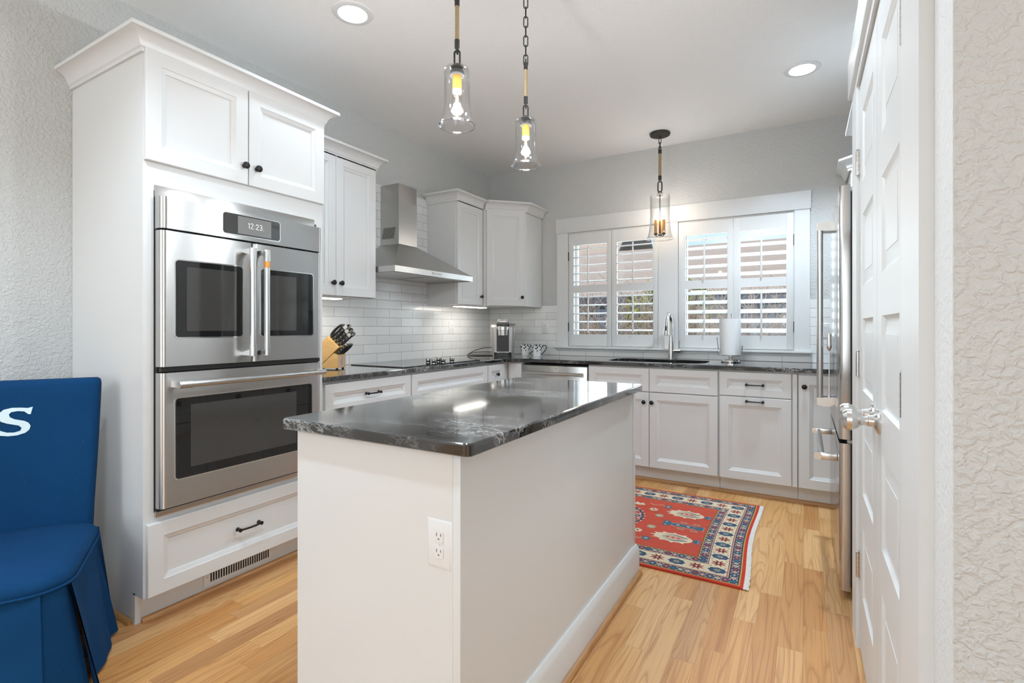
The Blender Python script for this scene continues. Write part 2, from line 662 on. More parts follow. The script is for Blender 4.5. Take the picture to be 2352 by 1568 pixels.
    def panel(s, B, u0, u1, v0, v1, t=0.02, fr=0.058, depth=1.35):
        """cabinet door or drawer front with a framed, recessed centre"""
        o, U, W = B
        Z = V((0, 0, 1))
        def loop(ins, w):
            return s.vs([o+U*a+Z*b+W*w for a, b in ((u0+ins, v0+ins), (u1-ins, v0+ins), (u1-ins, v1-ins), (u0+ins, v1-ins))])
        lv = [(0, 0), (0, t-0.0025), (0.0025, t)]
        if fr:
            lv += [(fr, t), (fr+0.002, t-0.0025*depth), (fr+0.019, t-0.0075*depth), (fr+0.0195, t-0.0105*depth)]
        R = [loop(*q) for q in lv]
        for a, b in zip(R, R[1:]):
            for k in range(4):
                s.face([a[k], a[(k+1) % 4], b[(k+1) % 4], b[k]])
        s.face(R[-1])
        s.face(R[0][::-1])

    def rpoly(s, o, U, Vv, w, h, r, seg=6):
        """points of a rounded rectangle centred at o"""
        pts = []
        for cx, cy, a0 in ((w/2-r, h/2-r, 0), (-w/2+r, h/2-r, 90), (-w/2+r, -h/2+r, 180), (w/2-r, -h/2+r, 270)):
            for k in range(seg+1):
                a = math.radians(a0+90*k/seg)
                pts.append(V(o)+V(U)*(cx+r*math.cos(a))+V(Vv)*(cy+r*math.sin(a)))
        return pts

    def rbox(s, o, U, Vv, W, w, h, t, r, seg=6):
        return s.prism(s.rpoly(o, U, Vv, w, h, r, seg), V(W)*t)

    def xform(s, mat):
        bmesh.ops.transform(s.bm, matrix=mat, verts=s.bm.verts[:])
        return s

    def build(s, name, mats, parent=None, local=False, ang=28, origin=None):
        bmesh.ops.recalc_face_normals(s.bm, faces=s.bm.faces[:])
        th = math.radians(ang)
        for f in s.bm.faces:
            f.smooth = True
        for e in s.bm.edges:
            if len(e.link_faces) != 2 or e.calc_face_angle(0) > th or e.link_faces[0].material_index != e.link_faces[1].material_index:
                e.smooth = False
        if parent is not None:
            org = V((0, 0, 0)) if local else ORG[parent]
        elif origin is not None:
            org = V(origin)
        else:
            xs = [v.co for v in s.bm.verts]
            org = V(((min(v.x for v in xs)+max(v.x for v in xs))/2, (min(v.y for v in xs)+max(v.y for v in xs))/2, min(v.z for v in xs)))
        if org.length > 0:
            bmesh.ops.translate(s.bm, vec=-org, verts=s.bm.verts[:])
        me = bpy.data.meshes.new(name)
        s.bm.to_mesh(me)
        s.bm.free()
        for m in (mats if isinstance(mats, (list, tuple)) else [mats]):
            me.materials.append(M[m])
        o = bpy.data.objects.new(name, me)
        COL.objects.link(o)
        if parent is not None:
            o.parent = parent
            ORG[o] = ORG[parent]
        else:
            o.location = org
            ORG[o] = org
        return o


def tag(o, label, cat, group=None):
    o['label'] = label
    o['category'] = cat
    if group:
        o['group'] = group
    return o


def thing(name, label, cat, loc=(0, 0, 0), rz=0.0, group=None):
    o = bpy.data.objects.new(name, None)
    o.empty_display_size = 0.1
    COL.objects.link(o)
    o.location = loc
    o.rotation_euler = (0, 0, rz)
    ORG[o] = V(loc)
    return tag(o, label, cat, group)


def struct(o):
    o['kind'] = 'structure'
    return o


def sroot(name, loc):
    o = bpy.data.objects.new(name, None)
    COL.objects.link(o)
    o.location = loc
    ORG[o] = V(loc)
    o['kind'] = 'structure'
    return o


def dup(root, loc, rz, label=None, group=None):
    r = root.copy()
    COL.objects.link(r)
    r.location = loc
    r.rotation_euler = (0, 0, rz)
    if label:
        r['label'] = label
    if group:
        r['group'] = group
    for ch in list(root.children):
        c = ch.copy()
        COL.objects.link(c)
        c.parent = r
        for g in list(ch.children):
            d = g.copy()
            COL.objects.link(d)
            d.parent = c
    return r


def arc(c, r, a0, a1, n, ax=V((1, 0, 0)), ay=V((0, 0, 1))):
    return [V(c)+ax*(r*math.cos(math.radians(a0+(a1-a0)*k/n)))+ay*(r*math.sin(math.radians(a0+(a1-a0)*k/n))) for k in range(n+1)]


XU, YU, ZU = V((1, 0, 0)), V((0, 1, 0)), V((0, 0, 1))
XW, YB, ZC = -2.888, 4.52, 2.778      # left wall, back wall, ceiling
XR = 0.896                            # right wall of the kitchen
PX, PE = 0.185, 2.45                  # pantry front plane, its far end
CY = 0.95                             # wall corner beside the camera

# ------------------------------------------------------------------ room shell
b = MB(); b.box(XW-0.15, 3.5, -5.0, YB+0.16, -0.1, 0.0)
struct(b.build('floor', 'oak_floor'))
b = MB(); b.box(XW-0.15, 3.6, -5.1, YB+0.16, ZC, ZC+0.1)
struct(b.build('ceiling', 'paint_ceiling'))
b = MB(); b.box(XW-0.15, XW, -5.0, YB+0.16, 0, ZC)
struct(b.build('wall_left', 'paint_grey'))
W1, W2, WZ0, WZ1 = (-1.98, -1.114), (-0.948, -0.07), 1.003, 2.097
b = MB()
b.box(XW, W1[0], YB, YB+0.16, 0, ZC)
b.box(W1[1], W2[0], YB, YB+0.16, WZ0, WZ1)
b.box(W2[1], XR+0.1, YB, YB+0.16, 0, ZC)
b.box(W1[0], W2[1], YB, YB+0.16, 0, WZ0)
b.box(W1[0], W2[1], YB, YB+0.16, WZ1, ZC)
struct(b.build('wall_back', 'paint_grey'))
b = MB(); b.box(XR, XR+0.1, PE, YB, 0, ZC)
struct(b.build('wall_right', 'paint_grey'))
DY0, DY1, DZ = 1.25, 2.26, 2.075
b = MB()
b.box(PX, PX+0.11, CY, DY0, 0, ZC)
b.box(PX, PX+0.11, DY1, PE, 0, ZC)
b.box(PX, PX+0.11, DY0, DY1, DZ, ZC)
b.box(PX+0.11, XR, PE-0.1, PE, 0, ZC)
struct(b.build('wall_pantry', 'paint_return'))
b = MB(); b.box(PX+0.0015, 3.5, CY-0.002, CY+0.10, 0, ZC)
struct(b.build('wall_near_right', 'paint_grey'))
b = MB(); b.box(XW-0.15, 3.6, -5.1, -5.0, 0, ZC)
struct(b.build('wall_rear', 'paint_grey'))
b = MB(); b.box(3.5, 3.6, -5.0, CY+0.1, 0, ZC)
struct(b.build('wall_far_right', 'paint_grey'))

# glazed tile on the walls
b = MB()
b.box(XW, XW+0.009, 1.85, YB, 0.914, 1.4015)
b.box(XW, XW+0.009, 2.545, 3.49, 1.4015, 2.305)
struct(b.build('wall_left_tiles', 'tile_left'))
b = MB()
b.box(XW+0.009, -2.095, YB-0.009, YB, 0.914, 1.4015)
b.box(-2.095, 0.035, YB-0.009, YB, 0.914, 0.965)
b.box(0.035, XR, YB-0.009, YB, 0.914, 1.4015)
struct(b.build('wall_back_tiles', 'tile_back'))

# unseen windows behind the camera: glowing framed panes added on solid walls
def glow_window(name, c, U, Wn, wd, hg):
    r = sroot(name, c)
    o = V(c)
    b = MB(); b.prism([o+U*a+ZU*z for a, z in ((-wd/2, 0), (wd/2, 0), (wd/2, hg), (-wd/2, hg))], Wn*0.01)
    b.build('glow_pane', 'window_glow', r)
    b = MB()
    for a in (-wd/2-0.05, wd/2+0.05, 0, -wd/4, wd/4):
        ww = 0.05 if abs(a) > wd/2 else 0.03
        b.prism([o+U*(a-ww)+ZU*-0.09, o+U*(a+ww)+ZU*-0.09, o+U*(a+ww)+ZU*(hg+0.09), o+U*(a-ww)+ZU*(hg+0.09)], Wn*0.04)
    for z in (-0.05, hg+0.05, hg*0.5):
        b.prism([o+U*(-wd/2)+ZU*(z-0.03), o+U*(wd/2)+ZU*(z-0.03), o+U*(wd/2)+ZU*(z+0.03), o+U*(-wd/2)+ZU*(z+0.03)], Wn*0.035)
    b.build('window_frame', 'trim_white', r)
glow_window('glow_window_3', (-1.0, -4.995, 0.6), XU, YU, 3.0, 1.9)
glow_window('glow_window_4', (3.495, -2.9, 0.6), YU, -XU, 2.6, 1.9)

# ------------------------------------------------------------------ kitchen window: casing, jambs, sashes
r = sroot('window_1', (-1.03, YB, 1.0))
b = MB()
YF = YB-0.02
b.box(-2.095, W1[0], YF, YB, 0.98, WZ1)
b.box(W1[1], W2[0], YF, YB, 1.0, WZ1)
b.box(W2[1], 0.035, YF, YB, 0.98, WZ1)
b.build('window_casing', 'trim_white', r)
b = MB(); b.box(-2.105, 0.043, YB-0.028, YB, WZ1, 2.238, 0.002)
b.build('window_header', 'trim_white', r)
b = MB()
b.box(-2.118, 0.05, YB-0.055, YB, 0.985, 1.003, 0.004)
b.box(-2.105, 0.04, YB-0.022, YB, 0.963, 0.985, 0.003)
b.build('window_sill', 'trim_white', r)
for k, (a, c) in enumerate((W1, W2)):
    b = MB()
    b.box(a, a+0.012, YB, YB+0.15, WZ0, WZ1)
    b.box(c-0.012, c, YB, YB+0.15, WZ0, WZ1)
    b.box(a+0.012, c-0.012, YB, YB+0.15, WZ0, WZ0+0.012)
    b.box(a+0.012, c-0.012, YB, YB+0.15, WZ1-0.012, WZ1)
    b.build('window_jamb', 'trim_white', r)
    b = MB()
    a2, c2 = a+0.012, c-0.012
    y0, y1 = YB+0.085, YB+0.125
    zm = 1.55
    b.box(a2, a2+0.045, y0, y1, WZ0+0.012, WZ1-0.012, 0.004)
    b.box(c2-0.045, c2, y0, y1, WZ0+0.012, WZ1-0.012, 0.004)
    b.box(a2+0.045, c2-0.045, y0, y1, WZ0+0.012, WZ0+0.067, 0.004)
    b.box(a2+0.045, c2-0.045, y0, y1, WZ1-0.057, WZ1-0.012, 0.004)
    b.box(a2+0.045, c2-0.045, y0, y1, zm-0.02, zm+0.02, 0.004)
    sash = b.build('window_sash', 'trim_white', r)
    b = MB(); b.box(a2+0.04, c2-0.04, YB+0.103, YB+0.107, WZ0+0.06, WZ1-0.05)
    b.build('window_glass', 'pane_glass', sash)

# ------------------------------------------------------------------ mouldings along the floor
shoe = [(0, 0), (0.017, 0), (0.0165, 0.006), (0.013, 0.013), (0.006, 0.018), (0, 0.019)]
b = MB(); b.sweep(shoe, [(-2.306, 1.012), (-2.306, 1.835)], 1)
struct(b.build('trim_1', 'oak_shoe'))
b = MB(); b.sweep(shoe, [(-2.887, 0.9885), (-2.326, 0.9885)], 1)
struct(b.build('trim_2', 'oak_shoe_x'))
b = MB(); b.sweep(shoe, [(-2.20, 3.9485), (0.86, 3.9485)], 1)
struct(b.build('trim_3', 'oak_shoe_x'))
b = MB(); b.sweep(shoe, [(-2.306, 1.86), (-2.306, 3.93)], 1)
struct(b.build('trim_4', 'oak_shoe'))
b = MB()
b.sweep([(0, 0), (0.013, 0), (0.013, 0.115), (0.006, 0.135), (0, 0.135)], [(XW, -4.99), (XW, 0.97)], 1)
struct(b.build('baseboard_left', 'trim_white'))
b = MB()
b.sweep([(0, 0), (0.013, 0), (0.013, 0.115), (0.006, 0.135), (0, 0.135)], [(3.49, CY-0.002), (PX, CY-0.002)], -1)
struct(b.build('baseboard_near_right', 'trim_white'))

# ------------------------------------------------------------------ hardware helpers
KNOB = [(0.0085, 0), (0.0095, 0.001), (0.0055, 0.004), (0.0050, 0.011), (0.0075, 0.014), (0.0145, 0.017), (0.0160, 0.020), (0.0155, 0.0235), (0.0115, 0.0255), (0.0105, 0.0245), (0.0065, 0.0265), (0.003, 0.0275), (0, 0.0275)]


def knob(p, W, parent):
    b = MB(); b.lathe(KNOB, p, W, 20, True, False)
    return b.build('knob', 'bronze', parent)


def pull(p, U, W, parent, ln=0.102):
    """arched bar pull centred at p, lying along U, standing out along W"""
    p = V(p); b = MB()
    h = ln/2
    for sg in (-1, 1):
        b.lathe([(0.0095, 0), (0.0095, 0.002), (0.0062, 0.005), (0.0058, 0.014), (0.0085, 0.020), (0.0085, 0.026), (0, 0.029)], p+U*(h*sg), W, 16)
    pts = [p+U*(h*q)+W*(0.021+0.007*(1-q*q)) for q in [x/8-1 for x in range(17)]]
    b.tube(pts, 0.0046, 12)
    return b.build('handle', 'bronze', parent)


def basis(o, U, W):
    return (V(o), U, W)


def front(parent, name, B, u0, u1, v0, v1, fr=0.058, t=0.02):
    b = MB(); b.panel(B, u0, u1, v0, v1, t, fr)
    return b.build(name, 'cabinet_white', parent)


CROWN = [(0, 2.262), (0.010, 2.262), (0.010, 2.276), (0.016, 2.282), (0.020, 2.296), (0.028, 2.311), (0.040, 2.322), (0.056, 2.329), (0.064, 2.330), (0.064, 2.345), (0, 2.345)]
CROWNC = [(o, z) for o, z in CROWN]

# ------------------------------------------------------------------ oven tower
TY0, TY1, TX = 0.991, 1.842, -2.244
t = thing('oven_cabinet', 'tall white oven tower cabinet with two top doors and one bottom drawer', 'cabinet', (-2.56, 1.416, 0))
b = MB()
xb = XW+0.002
b.box(xb, -2.326, TY0, TY0+0.019, 0, 0.118)
b.box(xb, TX, TY0, TY0+0.019, 0.118, 2.28)
b.box(xb, -2.326, TY1-0.019, TY1, 0, 0.118)
b.box(xb, TX, TY1-0.019, TY1, 0.118, 2.28)
b.box(xb, xb+0.012, TY0+0.019, TY1-0.019, 0.118, 2.28)
b.box(xb+0.012, TX, TY0+0.019, TY1-0.019, 2.255, 2.28)
b.box(xb+0.012, TX-0.02, TY0+0.019, TY1-0.019, 0.118, 0.136)
b.box(xb+0.012, TX-0.02, TY0+0.019, TY1-0.019, 0.425, 0.443)
b.box(xb+0.012, TX-0.02, TY0+0.019, TY1-0.019, 1.765, 1.783)
for z0, z1 in ((0.405, 0.445), (1.73, 1.85), (0.118, 0.135)):
    b.box(TX-0.02, TX, TY0+0.019, TY1-0.019, z0, z1)
b.box(TX-0.02, TX, TY0+0.019, TY0+0.038, 0.445, 1.73)
b.box(TX-0.02, TX, TY1-0.038, TY1-0.019, 0.445, 1.73)
b.build('cabinet_body', 'cabinet_white', t)
b = MB(); b.sweep(CROWN, [(XW+0.001, TY0), (TX, TY0), (TX, TY1), (-2.47, TY1)], 1)
b.build('crown_molding', 'cabinet_white', t)
BT = basis((TX, 0, 0), YU, XU)
d = front(t, 'door', BT, 0.993, 1.4125, 1.842, 2.281, 0.056)
knob((TX+0.02, 1.391, 1.925), XU, d)
d = front(t, 'door', BT, 1.4165, 1.840, 1.842, 2.281, 0.056)
knob((TX+0.02, 1.453, 1.925), XU, d)
d = front(t, 'drawer', BT, 1.0, 1.832, 0.121, 0.408, 0.056)
pull((TX+0.02, 1.412, 0.270), YU, XU, d)
b = MB()
b.box(-2.324, -2.308, TY0, TY0+0.028, 0, 0.124)
b.box(-2.322, -2.309, TY0+0.028, TY1-0.005, 0, 0.117)
b.build('toe_kick', 'cabinet_white', t)
# toe-kick heater vent
v = thing('toe_vent', 'white slotted heater grille in the toe kick under the oven drawer', 'vent', (-2.308, 1.426, 0.034))
b = MB(); b.box(-2.3075, -2.303, 1.257, 1.594, 0.030, 0.113, 0.001)
b.build('vent_plate', 'plate_white', v)
b = MB()
for k in range(25):
    y = 1.284+k*0.0116
    b.box(-2.3032, -2.3026, y, y+0.0068, 0.046, 0.100)
b.build('vent_slots', 'dark_gap', v)
for y in (1.270, 1.581):
    b = MB()
    b.lathe([(0.0045, 0), (0.004, 0.0015), (0, 0.002)], (-2.303, y, 0.073), XU, 12)
    b.build('screw', 'nickel', v)

# ------------------------------------------------------------------ double wall oven
ov = thing('wall_oven', 'stainless steel double wall oven with french doors built into the white tower', 'oven', (-2.5, 1.41, 0.43))
FX = -2.19
b = MB(); b.box(-2.84, -2.2225, 1.031, 1.80, 0.452, 1.700)
b.build('oven_chassis', 'dark_gap', ov)
b = MB(); b.box(-2.243, -2.236, 1.030, 1.786, 1.705, 1.752, 0.0015)
b.build('top_trim', 'steel', ov)
b = MB(); b.box(-2.243, -2.232, 1.030, 1.805, 0.428, 0.452, 0.0015)
b.build('bottom_trim', 'steel', ov)


def bullnose(b, y0, y1, z0, z1, x0, x1, r, both=True):
    """steel slab whose vertical ends are rolled back, facing +x"""
    pts = [(x0, y0)]
    for k in range(7):
        a = math.radians(180-90*k/6)
        pts.append((x1-r+r*math.sin(PI-a), y0+r+r*math.cos(a)))
    if both:
        for k in range(7):
            a = math.radians(90-90*k/6)
            pts.append((x1-r+r*math.sin(a), y1-r+r*math.cos(a)))
    else:
        pts.append((x1, y1))
    pts.append((x0, y1))
    b.prism([(x, y, z0) for x, y in pts], (0, 0, z1-z0))


b = MB(); bullnose(b, 1.030, 1.797, 1.578, 1.704, -2.236, -2.186, 0.024)
cp = b.build('control_panel', 'steel', ov)
b = MB(); b.rbox((-2.1865, 1.409, 1.643), YU, ZU, XU, 0.282, 0.098, 0.0022, 0.014)
b.build('bezel', 'polished', cp)
b = MB(); b.rbox((-2.1845, 1.409, 1.643), YU, ZU, XU, 0.274, 0.090, 0.0014, 0.012)
b.build('display', 'smoke_glass', cp)
b = MB(); b.box(-2.1834, -2.1829, 1.338, 1.500, 1.604, 1.682)
b.build('screen', 'screen_grey', cp)


def strokes(b, glyphs, o, U, Vv, h, r, gap=0.28):
    D = {'1': [[(0.05, 0.82), (0.25, 1), (0.25, 0)]],
         '2': [[(0.02, 0.78), (0.08, 0.93), (0.26, 1), (0.45, 0.92), (0.5, 0.75), (0.42, 0.55), (0.0, 0.0), (0.54, 0.0)]],
         '3': [[(0.03, 0.9), (0.25, 1), (0.46, 0.9), (0.48, 0.70), (0.36, 0.56), (0.2, 0.53)], [(0.2, 0.53), (0.42, 0.47), (0.54, 0.28), (0.45, 0.07), (0.25, 0), (0.02, 0.09)]],
         ':': [[(0.05, 0.62), (0.05, 0.67)], [(0.05, 0.10), (0.05, 0.15)]], '.': [[(0.05, 0), (0.16, 0)]]}
    W = {'1': 0.32, '2': 0.54, '3': 0.54, ':': 0.1, '.': 0.2}
    x = 0
    for g in glyphs:
        for ln in D[g]:
            b.tube([V(o)+U*((x+q[0])*h)+Vv*(q[1]*h) for q in ln], r, 8)
        x += W[g]+gap


b = MB(); strokes(b, '12:23.', (-2.1827, 1.385, 1.634), YU, ZU, 0.0235, 0.0009, 0.22)
b.build('clock_digits', 'clock_digit', cp)


def oven_window(parent, y0, y1, z0, z1, x, inner):
    b = MB(); b.rbox((x, (y0+y1)/2, (z0+z1)/2), YU, ZU, XU, y1-y0+0.010, z1-z0+0.010, 0.0016, 0.017)
    b.build('window_rim', 'polished', parent)
    b = MB(); b.rbox((x+0.0012, (y0+y1)/2, (z0+z1)/2), YU, ZU, XU, y1-y0, z1-z0, 0.0014, 0.013)
    g = b.build('window', 'black_glass', parent)
    b = MB(); b.box(x+0.0027, x+0.0031, inner[0], inner[1], inner[2], inner[3])
    b.build('inner_pane', 'smoke_glass', g)


def bar_handle(parent, a, c, out, rad=0.0115, collar=0.075):
    """tubular appliance handle from a to c, standing out along `out` on angular end brackets"""
    a, c, out = V(a), V(c), V(out)
    ax = (c-a).normalized()
    sd = ax.cross(out).normalized()
    W = out.length
    on = out.normalized()
    b = MB(); b.tube([a+out, c+out], rad, 24)
    for p, sg in ((a, 1), (c, -1)):
        q0 = p+out-ax*sg*0.002
        b.tube([q0, q0+ax*sg*collar*0.7], rad*1.14, 24)
    h = b.build('handle', 'steel_v' if abs(ax.z) > 0.5 else 'steel', parent)
    for p, sg in ((a, 1), (c, -1)):
        b = MB()
        pr = [(0.0, 0.0), (0.014, 0), (0.026, W-0.010), (0.022, W+0.004), (0.0, W+0.004)]
        b.prism([p+ax*sg*e+on*g-sd*rad*0.95 for e, g in pr], sd*rad*1.9)
        b.build('handle_bracket', 'nickel', h)
    return h


for k, (y0, y1) in enumerate(((1.030, 1.4045), (1.4115, 1.795))):
    b = MB()
    if k == 0:
        bullnose(b, y0, y1, 1.028, 1.570, -2.232, FX, 0.022, False)
    else:
        m = MB()
        bullnose(b, y0, y1, 1.028, 1.570, -2.232, FX, 0.022, True)
    dr = b.build('upper_door', 'steel', ov)
    if k == 0:
        oven_window(dr, 1.083, 1.362, 1.145, 1.456, FX, (1.125, 1.335, 1.170, 1.432))
    else:
        oven_window(dr, 1.452, 1.738, 1.145, 1.456, FX, (1.492, 1.640, 1.170, 1.432))
    yh = 1.374 if k == 0 else 1.441
    bar_handle(dr, (FX, yh, 1.060), (FX, yh, 1.536), (0.062, 0, 0), 0.0125)
    if k:
        b = MB(); b.tube([(FX+0.062, yh, 1.458), (FX+0.062, yh, 1.484)], 0.0131, 24)
        b.build('copper_band', 'socket_copper', dr)
b = MB(); b.box(-2.226, -2.2, 1.035, 1.79, 1.008, 1.026)
b.build('middle_gap_trim', 'black_plastic', ov)
b = MB(); bullnose(b, 1.030, 1.795, 0.466, 1.003, -2.232, FX, 0.022)
dr = b.build('lower_door', 'steel', ov)
oven_window(dr, 1.083, 1.731, 0.573, 0.898, FX, (1.140, 1.640, 0.612, 0.868))
bar_handle(dr, (FX, 1.066, 0.958), (FX, 1.762, 0.958), (0.062, 0, 0), 0.0125)

# ------------------------------------------------------------------ wall cabinets on the left wall
UX = -2.555
Z0 = 1.384


def upper(name, label, y0, y1, split, ret0, ret1, kn):
    t = thing(name, label, 'cabinet', ((XW+UX)/2, (y0+y1)/2, Z0))
    b = MB(); b.box(XW+0.011, UX-0.02, y0, y1, Z0, 2.275)
    b.box(UX-0.022, UX-0.02, y0, y1, Z0, 2.275)
    b.build('cabinet_body', 'cabinet_white', t)
    B = basis((UX-0.02, 0, 0), YU, XU)
    ed = [y0+0.002]+split+[y1-0.002]
    for i in range(len(ed)-1):
        a = ed[i]+(0.0015 if i else 0)
        c = ed[i+1]-(0.0015 if i < len(ed)-2 else 0)
        d = front(t, 'door', B, a, c, Z0+0.002, 2.272, 0.056)
        knob((UX, kn[i], 1.466), XU, d)
    path = []
    if ret0: path.append((XW+0.010, y0))
    path += [(UX-0.01, y0), (UX-0.01, y1)]
    if ret1: path.append((XW+0.010, y1))
    b = MB(); b.sweep(CROWN, path, 1)
    b.build('crown_molding', 'cabinet_white', t)
    return t


upper('upper_cabinet', 'two-door white wall cabinet with crown between the oven tower and the steel hood', 1.846, 2.547, [2.204], False, True, [2.174, 2.236])
t2 = thing('upper_cabinet', 'narrow one-door white wall cabinet right of the steel range hood', 'cabinet', (-2.72, 3.69, Z0))
b = MB(); b.box(XW+0.010, UX-0.02, 3.485, 3.893, Z0, 2.275)
b.build('cabinet_body', 'cabinet_white', t2)
d = front(t2, 'door', basis((UX-0.02, 0, 0), YU, XU), 3.497, 3.878, Z0+0.002, 2.272, 0.056)
knob((UX, 3.848, 1.466), XU, d)
b = MB(); b.sweep(CROWN, [(XW+0.010, 3.485), (UX-0.01, 3.485), (UX-0.01, 3.892)], 1, None, (1, 1))
b.build('crown_molding', 'cabinet_white', t2)


def corner_cab(name, label, sgn, xw, drawdoor=True):
    """diagonal corner wall cabinet; sgn=1 left corner, -1 right corner"""
    def X(dx):
        return xw+sgn*dx
    P = [(X(0.010), 3.899), (X(0.333), 3.899), (X(0.621), 4.187), (X(0.621), YB-0.010), (X(0.010), YB-0.010)]
    t = thing(name, label, 'cabinet', (X(0.3), 4.2, Z0))
    b = MB(); b.prism([(x, y, Z0) for x, y in P], (0, 0, 2.275-Z0))
    b.build('cabinet_body', 'cabinet_white', t)
    a, c = V((P[1][0], P[1][1], 0)), V((P[2][0], P[2][1], 0))
    U = (c-a).normalized()
    Wn = V((U.y, -U.x, 0))*sgn
    ln = (c-a).length
    d = front(t, 'door', (a, U, Wn), 0.022, ln-0.022, Z0+0.002, 2.272, 0.056)
    knob(a+U*(ln-0.05)+Wn*0.02+ZU*1.466, Wn, d)
    path = [(X(0.343) if sgn == 1 else X(0.010), 3.893), (X(0.343), 3.893), (X(0.629), 4.181), (X(0.629), YB-0.010)]
    if sgn == 1:
        path = path[1:]
    b = MB(); b.sweep(CROWN, path, 1 if sgn == 1 else -1, (0, 1) if sgn == 1 else None)
    b.build('crown_molding', 'cabinet_white', t)


corner_cab('corner_cabinet', 'diagonal white corner wall cabinet left of the kitchen window', 1, XW)
corner_cab('corner_cabinet', 'diagonal white corner wall cabinet right of the window, behind the fridge', -1, XR)

# under-cabinet light bars
for x0, x1, y0, y1, lb in ((-2.70, -2.62, 1.95, 2.31, 'slim glowing light bar under the wall cabinet above the knife block'),
                           (-2.70, -2.62, 3.62, 4.05, 'slim glowing light bar under the wall cabinet above the coffee maker')):
    q = thing('light_bar', lb, 'light', ((x0+x1)/2, (y0+y1)/2, Z0-0.016), 0, 'under-cabinet light bars')
    b = MB(); b.box(x0-0.006, x1+0.006, y0-0.01, y1+0.01, Z0-0.010, Z0)
    b.build('housing', 'plate_white', q)
    b = MB(); b.box(x0, x1, y0, y1, Z0-0.016, Z0-0.010, 0.002)
    b.build('diffuser', 'led_strip', q)
    lamp('AREA', 'light_bar_lamp', ((x0+x1)/2+0.05, (y0+y1)/2, Z0-0.019), 1.5, (1, 0.95, 0.88), (0, 0.25, 0), 0.12, y1-y0)

# ------------------------------------------------------------------ range hood
h = thing('range_hood', 'stainless steel chimney range hood over the black cooktop', 'hood', (-2.64, 3.02, 1.56))
hx = XW+0.010
LX, LY0, LY1 = -2.39, 2.556, 3.478
CX, C0, C1 = -2.69, 2.918, 3.124
b = MB()
A = [(hx, LY0, 1.606), (LX, LY0, 1.606), (LX, LY1, 1.606), (hx, LY1, 1.606)]
T = [(hx, C0, 1.826), (CX, C0, 1.826), (CX, C1, 1.826), (hx, C1, 1.826)]
va, vt = b.vs(A), b.vs(T)
for k in range(4):
    b.face([va[k], va[(k+1) % 4], vt[(k+1) % 4], vt[k]])
b.face(vt)
b.face(va[::-1])
b.build('canopy', 'steel', h)
b = MB()
b.box(LX-0.004, LX, LY0, LY1, 1.566, 1.606)
b.box(hx, LX-0.004, LY0, LY0+0.004, 1.566, 1.606)
b.box(hx, LX-0.004, LY1-0.004, LY1, 1.566, 1.606)
b.box(hx, LX-0.004, LY0+0.004, LY1-0.004, 1.575, 1.580)
b.build('lip', 'steel', h)
for y0 in (2.60, 3.03):
    b = MB()
    b.box(-2.80, -2.46, y0, y0+0.40, 1.570, 1.575)
    b.build('grease_filter', 'nickel', h)
for y in (2.64, 3.40):
    b = MB()
    b.lathe([(0.028, 0), (0.028, 0.003), (0.02, 0.004), (0, 0.004)], (-2.43, y, 1.575), (0, 0, -1), 20)
    b.build('lamp_lens', 'plate_white', h)
b = MB(); b.box(hx, CX, C0, C1, 1.826, 2.292, 0.0015)
ch = b.build('chimney', 'steel_v', h)
b = MB(); b.box(hx, CX+0.002, C0-0.002, C1+0.002, 1.826, 2.155)
b.build('lower_sleeve', 'steel_v', ch)
b = MB()
for k in range(12):
    x = -2.855+k*0.0105
    b.prism([(x-0.006, C0-0.0026, 1.872), (x-0.0015, C0-0.0026, 1.872), (x+0.018, C0-0.0026, 1.958), (x+0.0135, C0-0.0026, 1.958)], (0, 0.0006, 0))
b.build('vent_slots', 'dark_gap', ch)
for k in range(5):
    b = MB()
    b.lathe([(0.0065, 0), (0.0065, 0.002), (0.005, 0.003), (0, 0.003)], (LX, 2.972+k*0.022, 1.587), XU, 16)
    b.build('button', 'chrome', h)
b = MB(); b.box(LX, LX+0.0008, 2.952, 2.957, 1.580, 1.594)
b.build('indicator', 'black_plastic', h)

# ------------------------------------------------------------------ base cabinets, left run
BX = -2.295            # body front, fronts end at -2.275
def base_unit(label, y0, y1, parts):
    t = thing('base_cabinet', label, 'cabinet', (-2.58, (y0+y1)/2, 0))
    b = MB()
    b.box(XW+0.002, BX, y0, y1, 0.118, 0.884)
    b.box(XW+0.002, -2.309, y0, y1, 0, 0.118)
    b.build('cabinet_body', 'cabinet_white', t)
    B = basis((BX, 0, 0), YU, XU)
    for kind, a, c, z0, z1, hw in parts:
        d = front(t, kind, B, a, c, z0, z1, 0.052)
        for q in hw:
            if q[0] == 'k': knob((BX+0.02, q[1], q[2]), XU, d)
            else: pull((BX+0.02, q[1], q[2]), YU, XU, d)
    return t


base_unit('white base cabinet with a bronze pull drawer beside the oven tower', 1.846, 2.592,
          [('drawer', 1.889, 2.586, 0.702, 0.870, [('p', 2.237, 0.790)]), ('drawer', 1.889, 2.586, 0.415, 0.696, [('p', 2.237, 0.60)]), ('drawer', 1.889, 2.586, 0.122, 0.409, [('p', 2.237, 0.31)])])
base_unit('wide white base cabinet with a blank front directly below the cooktop', 2.594, 3.535,
          [('front_panel', 2.600, 3.530, 0.702, 0.870, []), ('door', 2.600, 3.064, 0.122, 0.696, [('k', 3.03, 0.63)]), ('door', 3.068, 3.530, 0.122, 0.696, [('k', 3.10, 0.63)])])
base_unit('narrow white corner base cabinet with one small knobbed drawer', 3.537, 3.895,
          [('drawer', 3.542, 3.803, 0.702, 0.870, [('k', 3.672, 0.786)]), ('door', 3.542, 3.803, 0.122, 0.696, [('k', 3.77, 0.63)])])

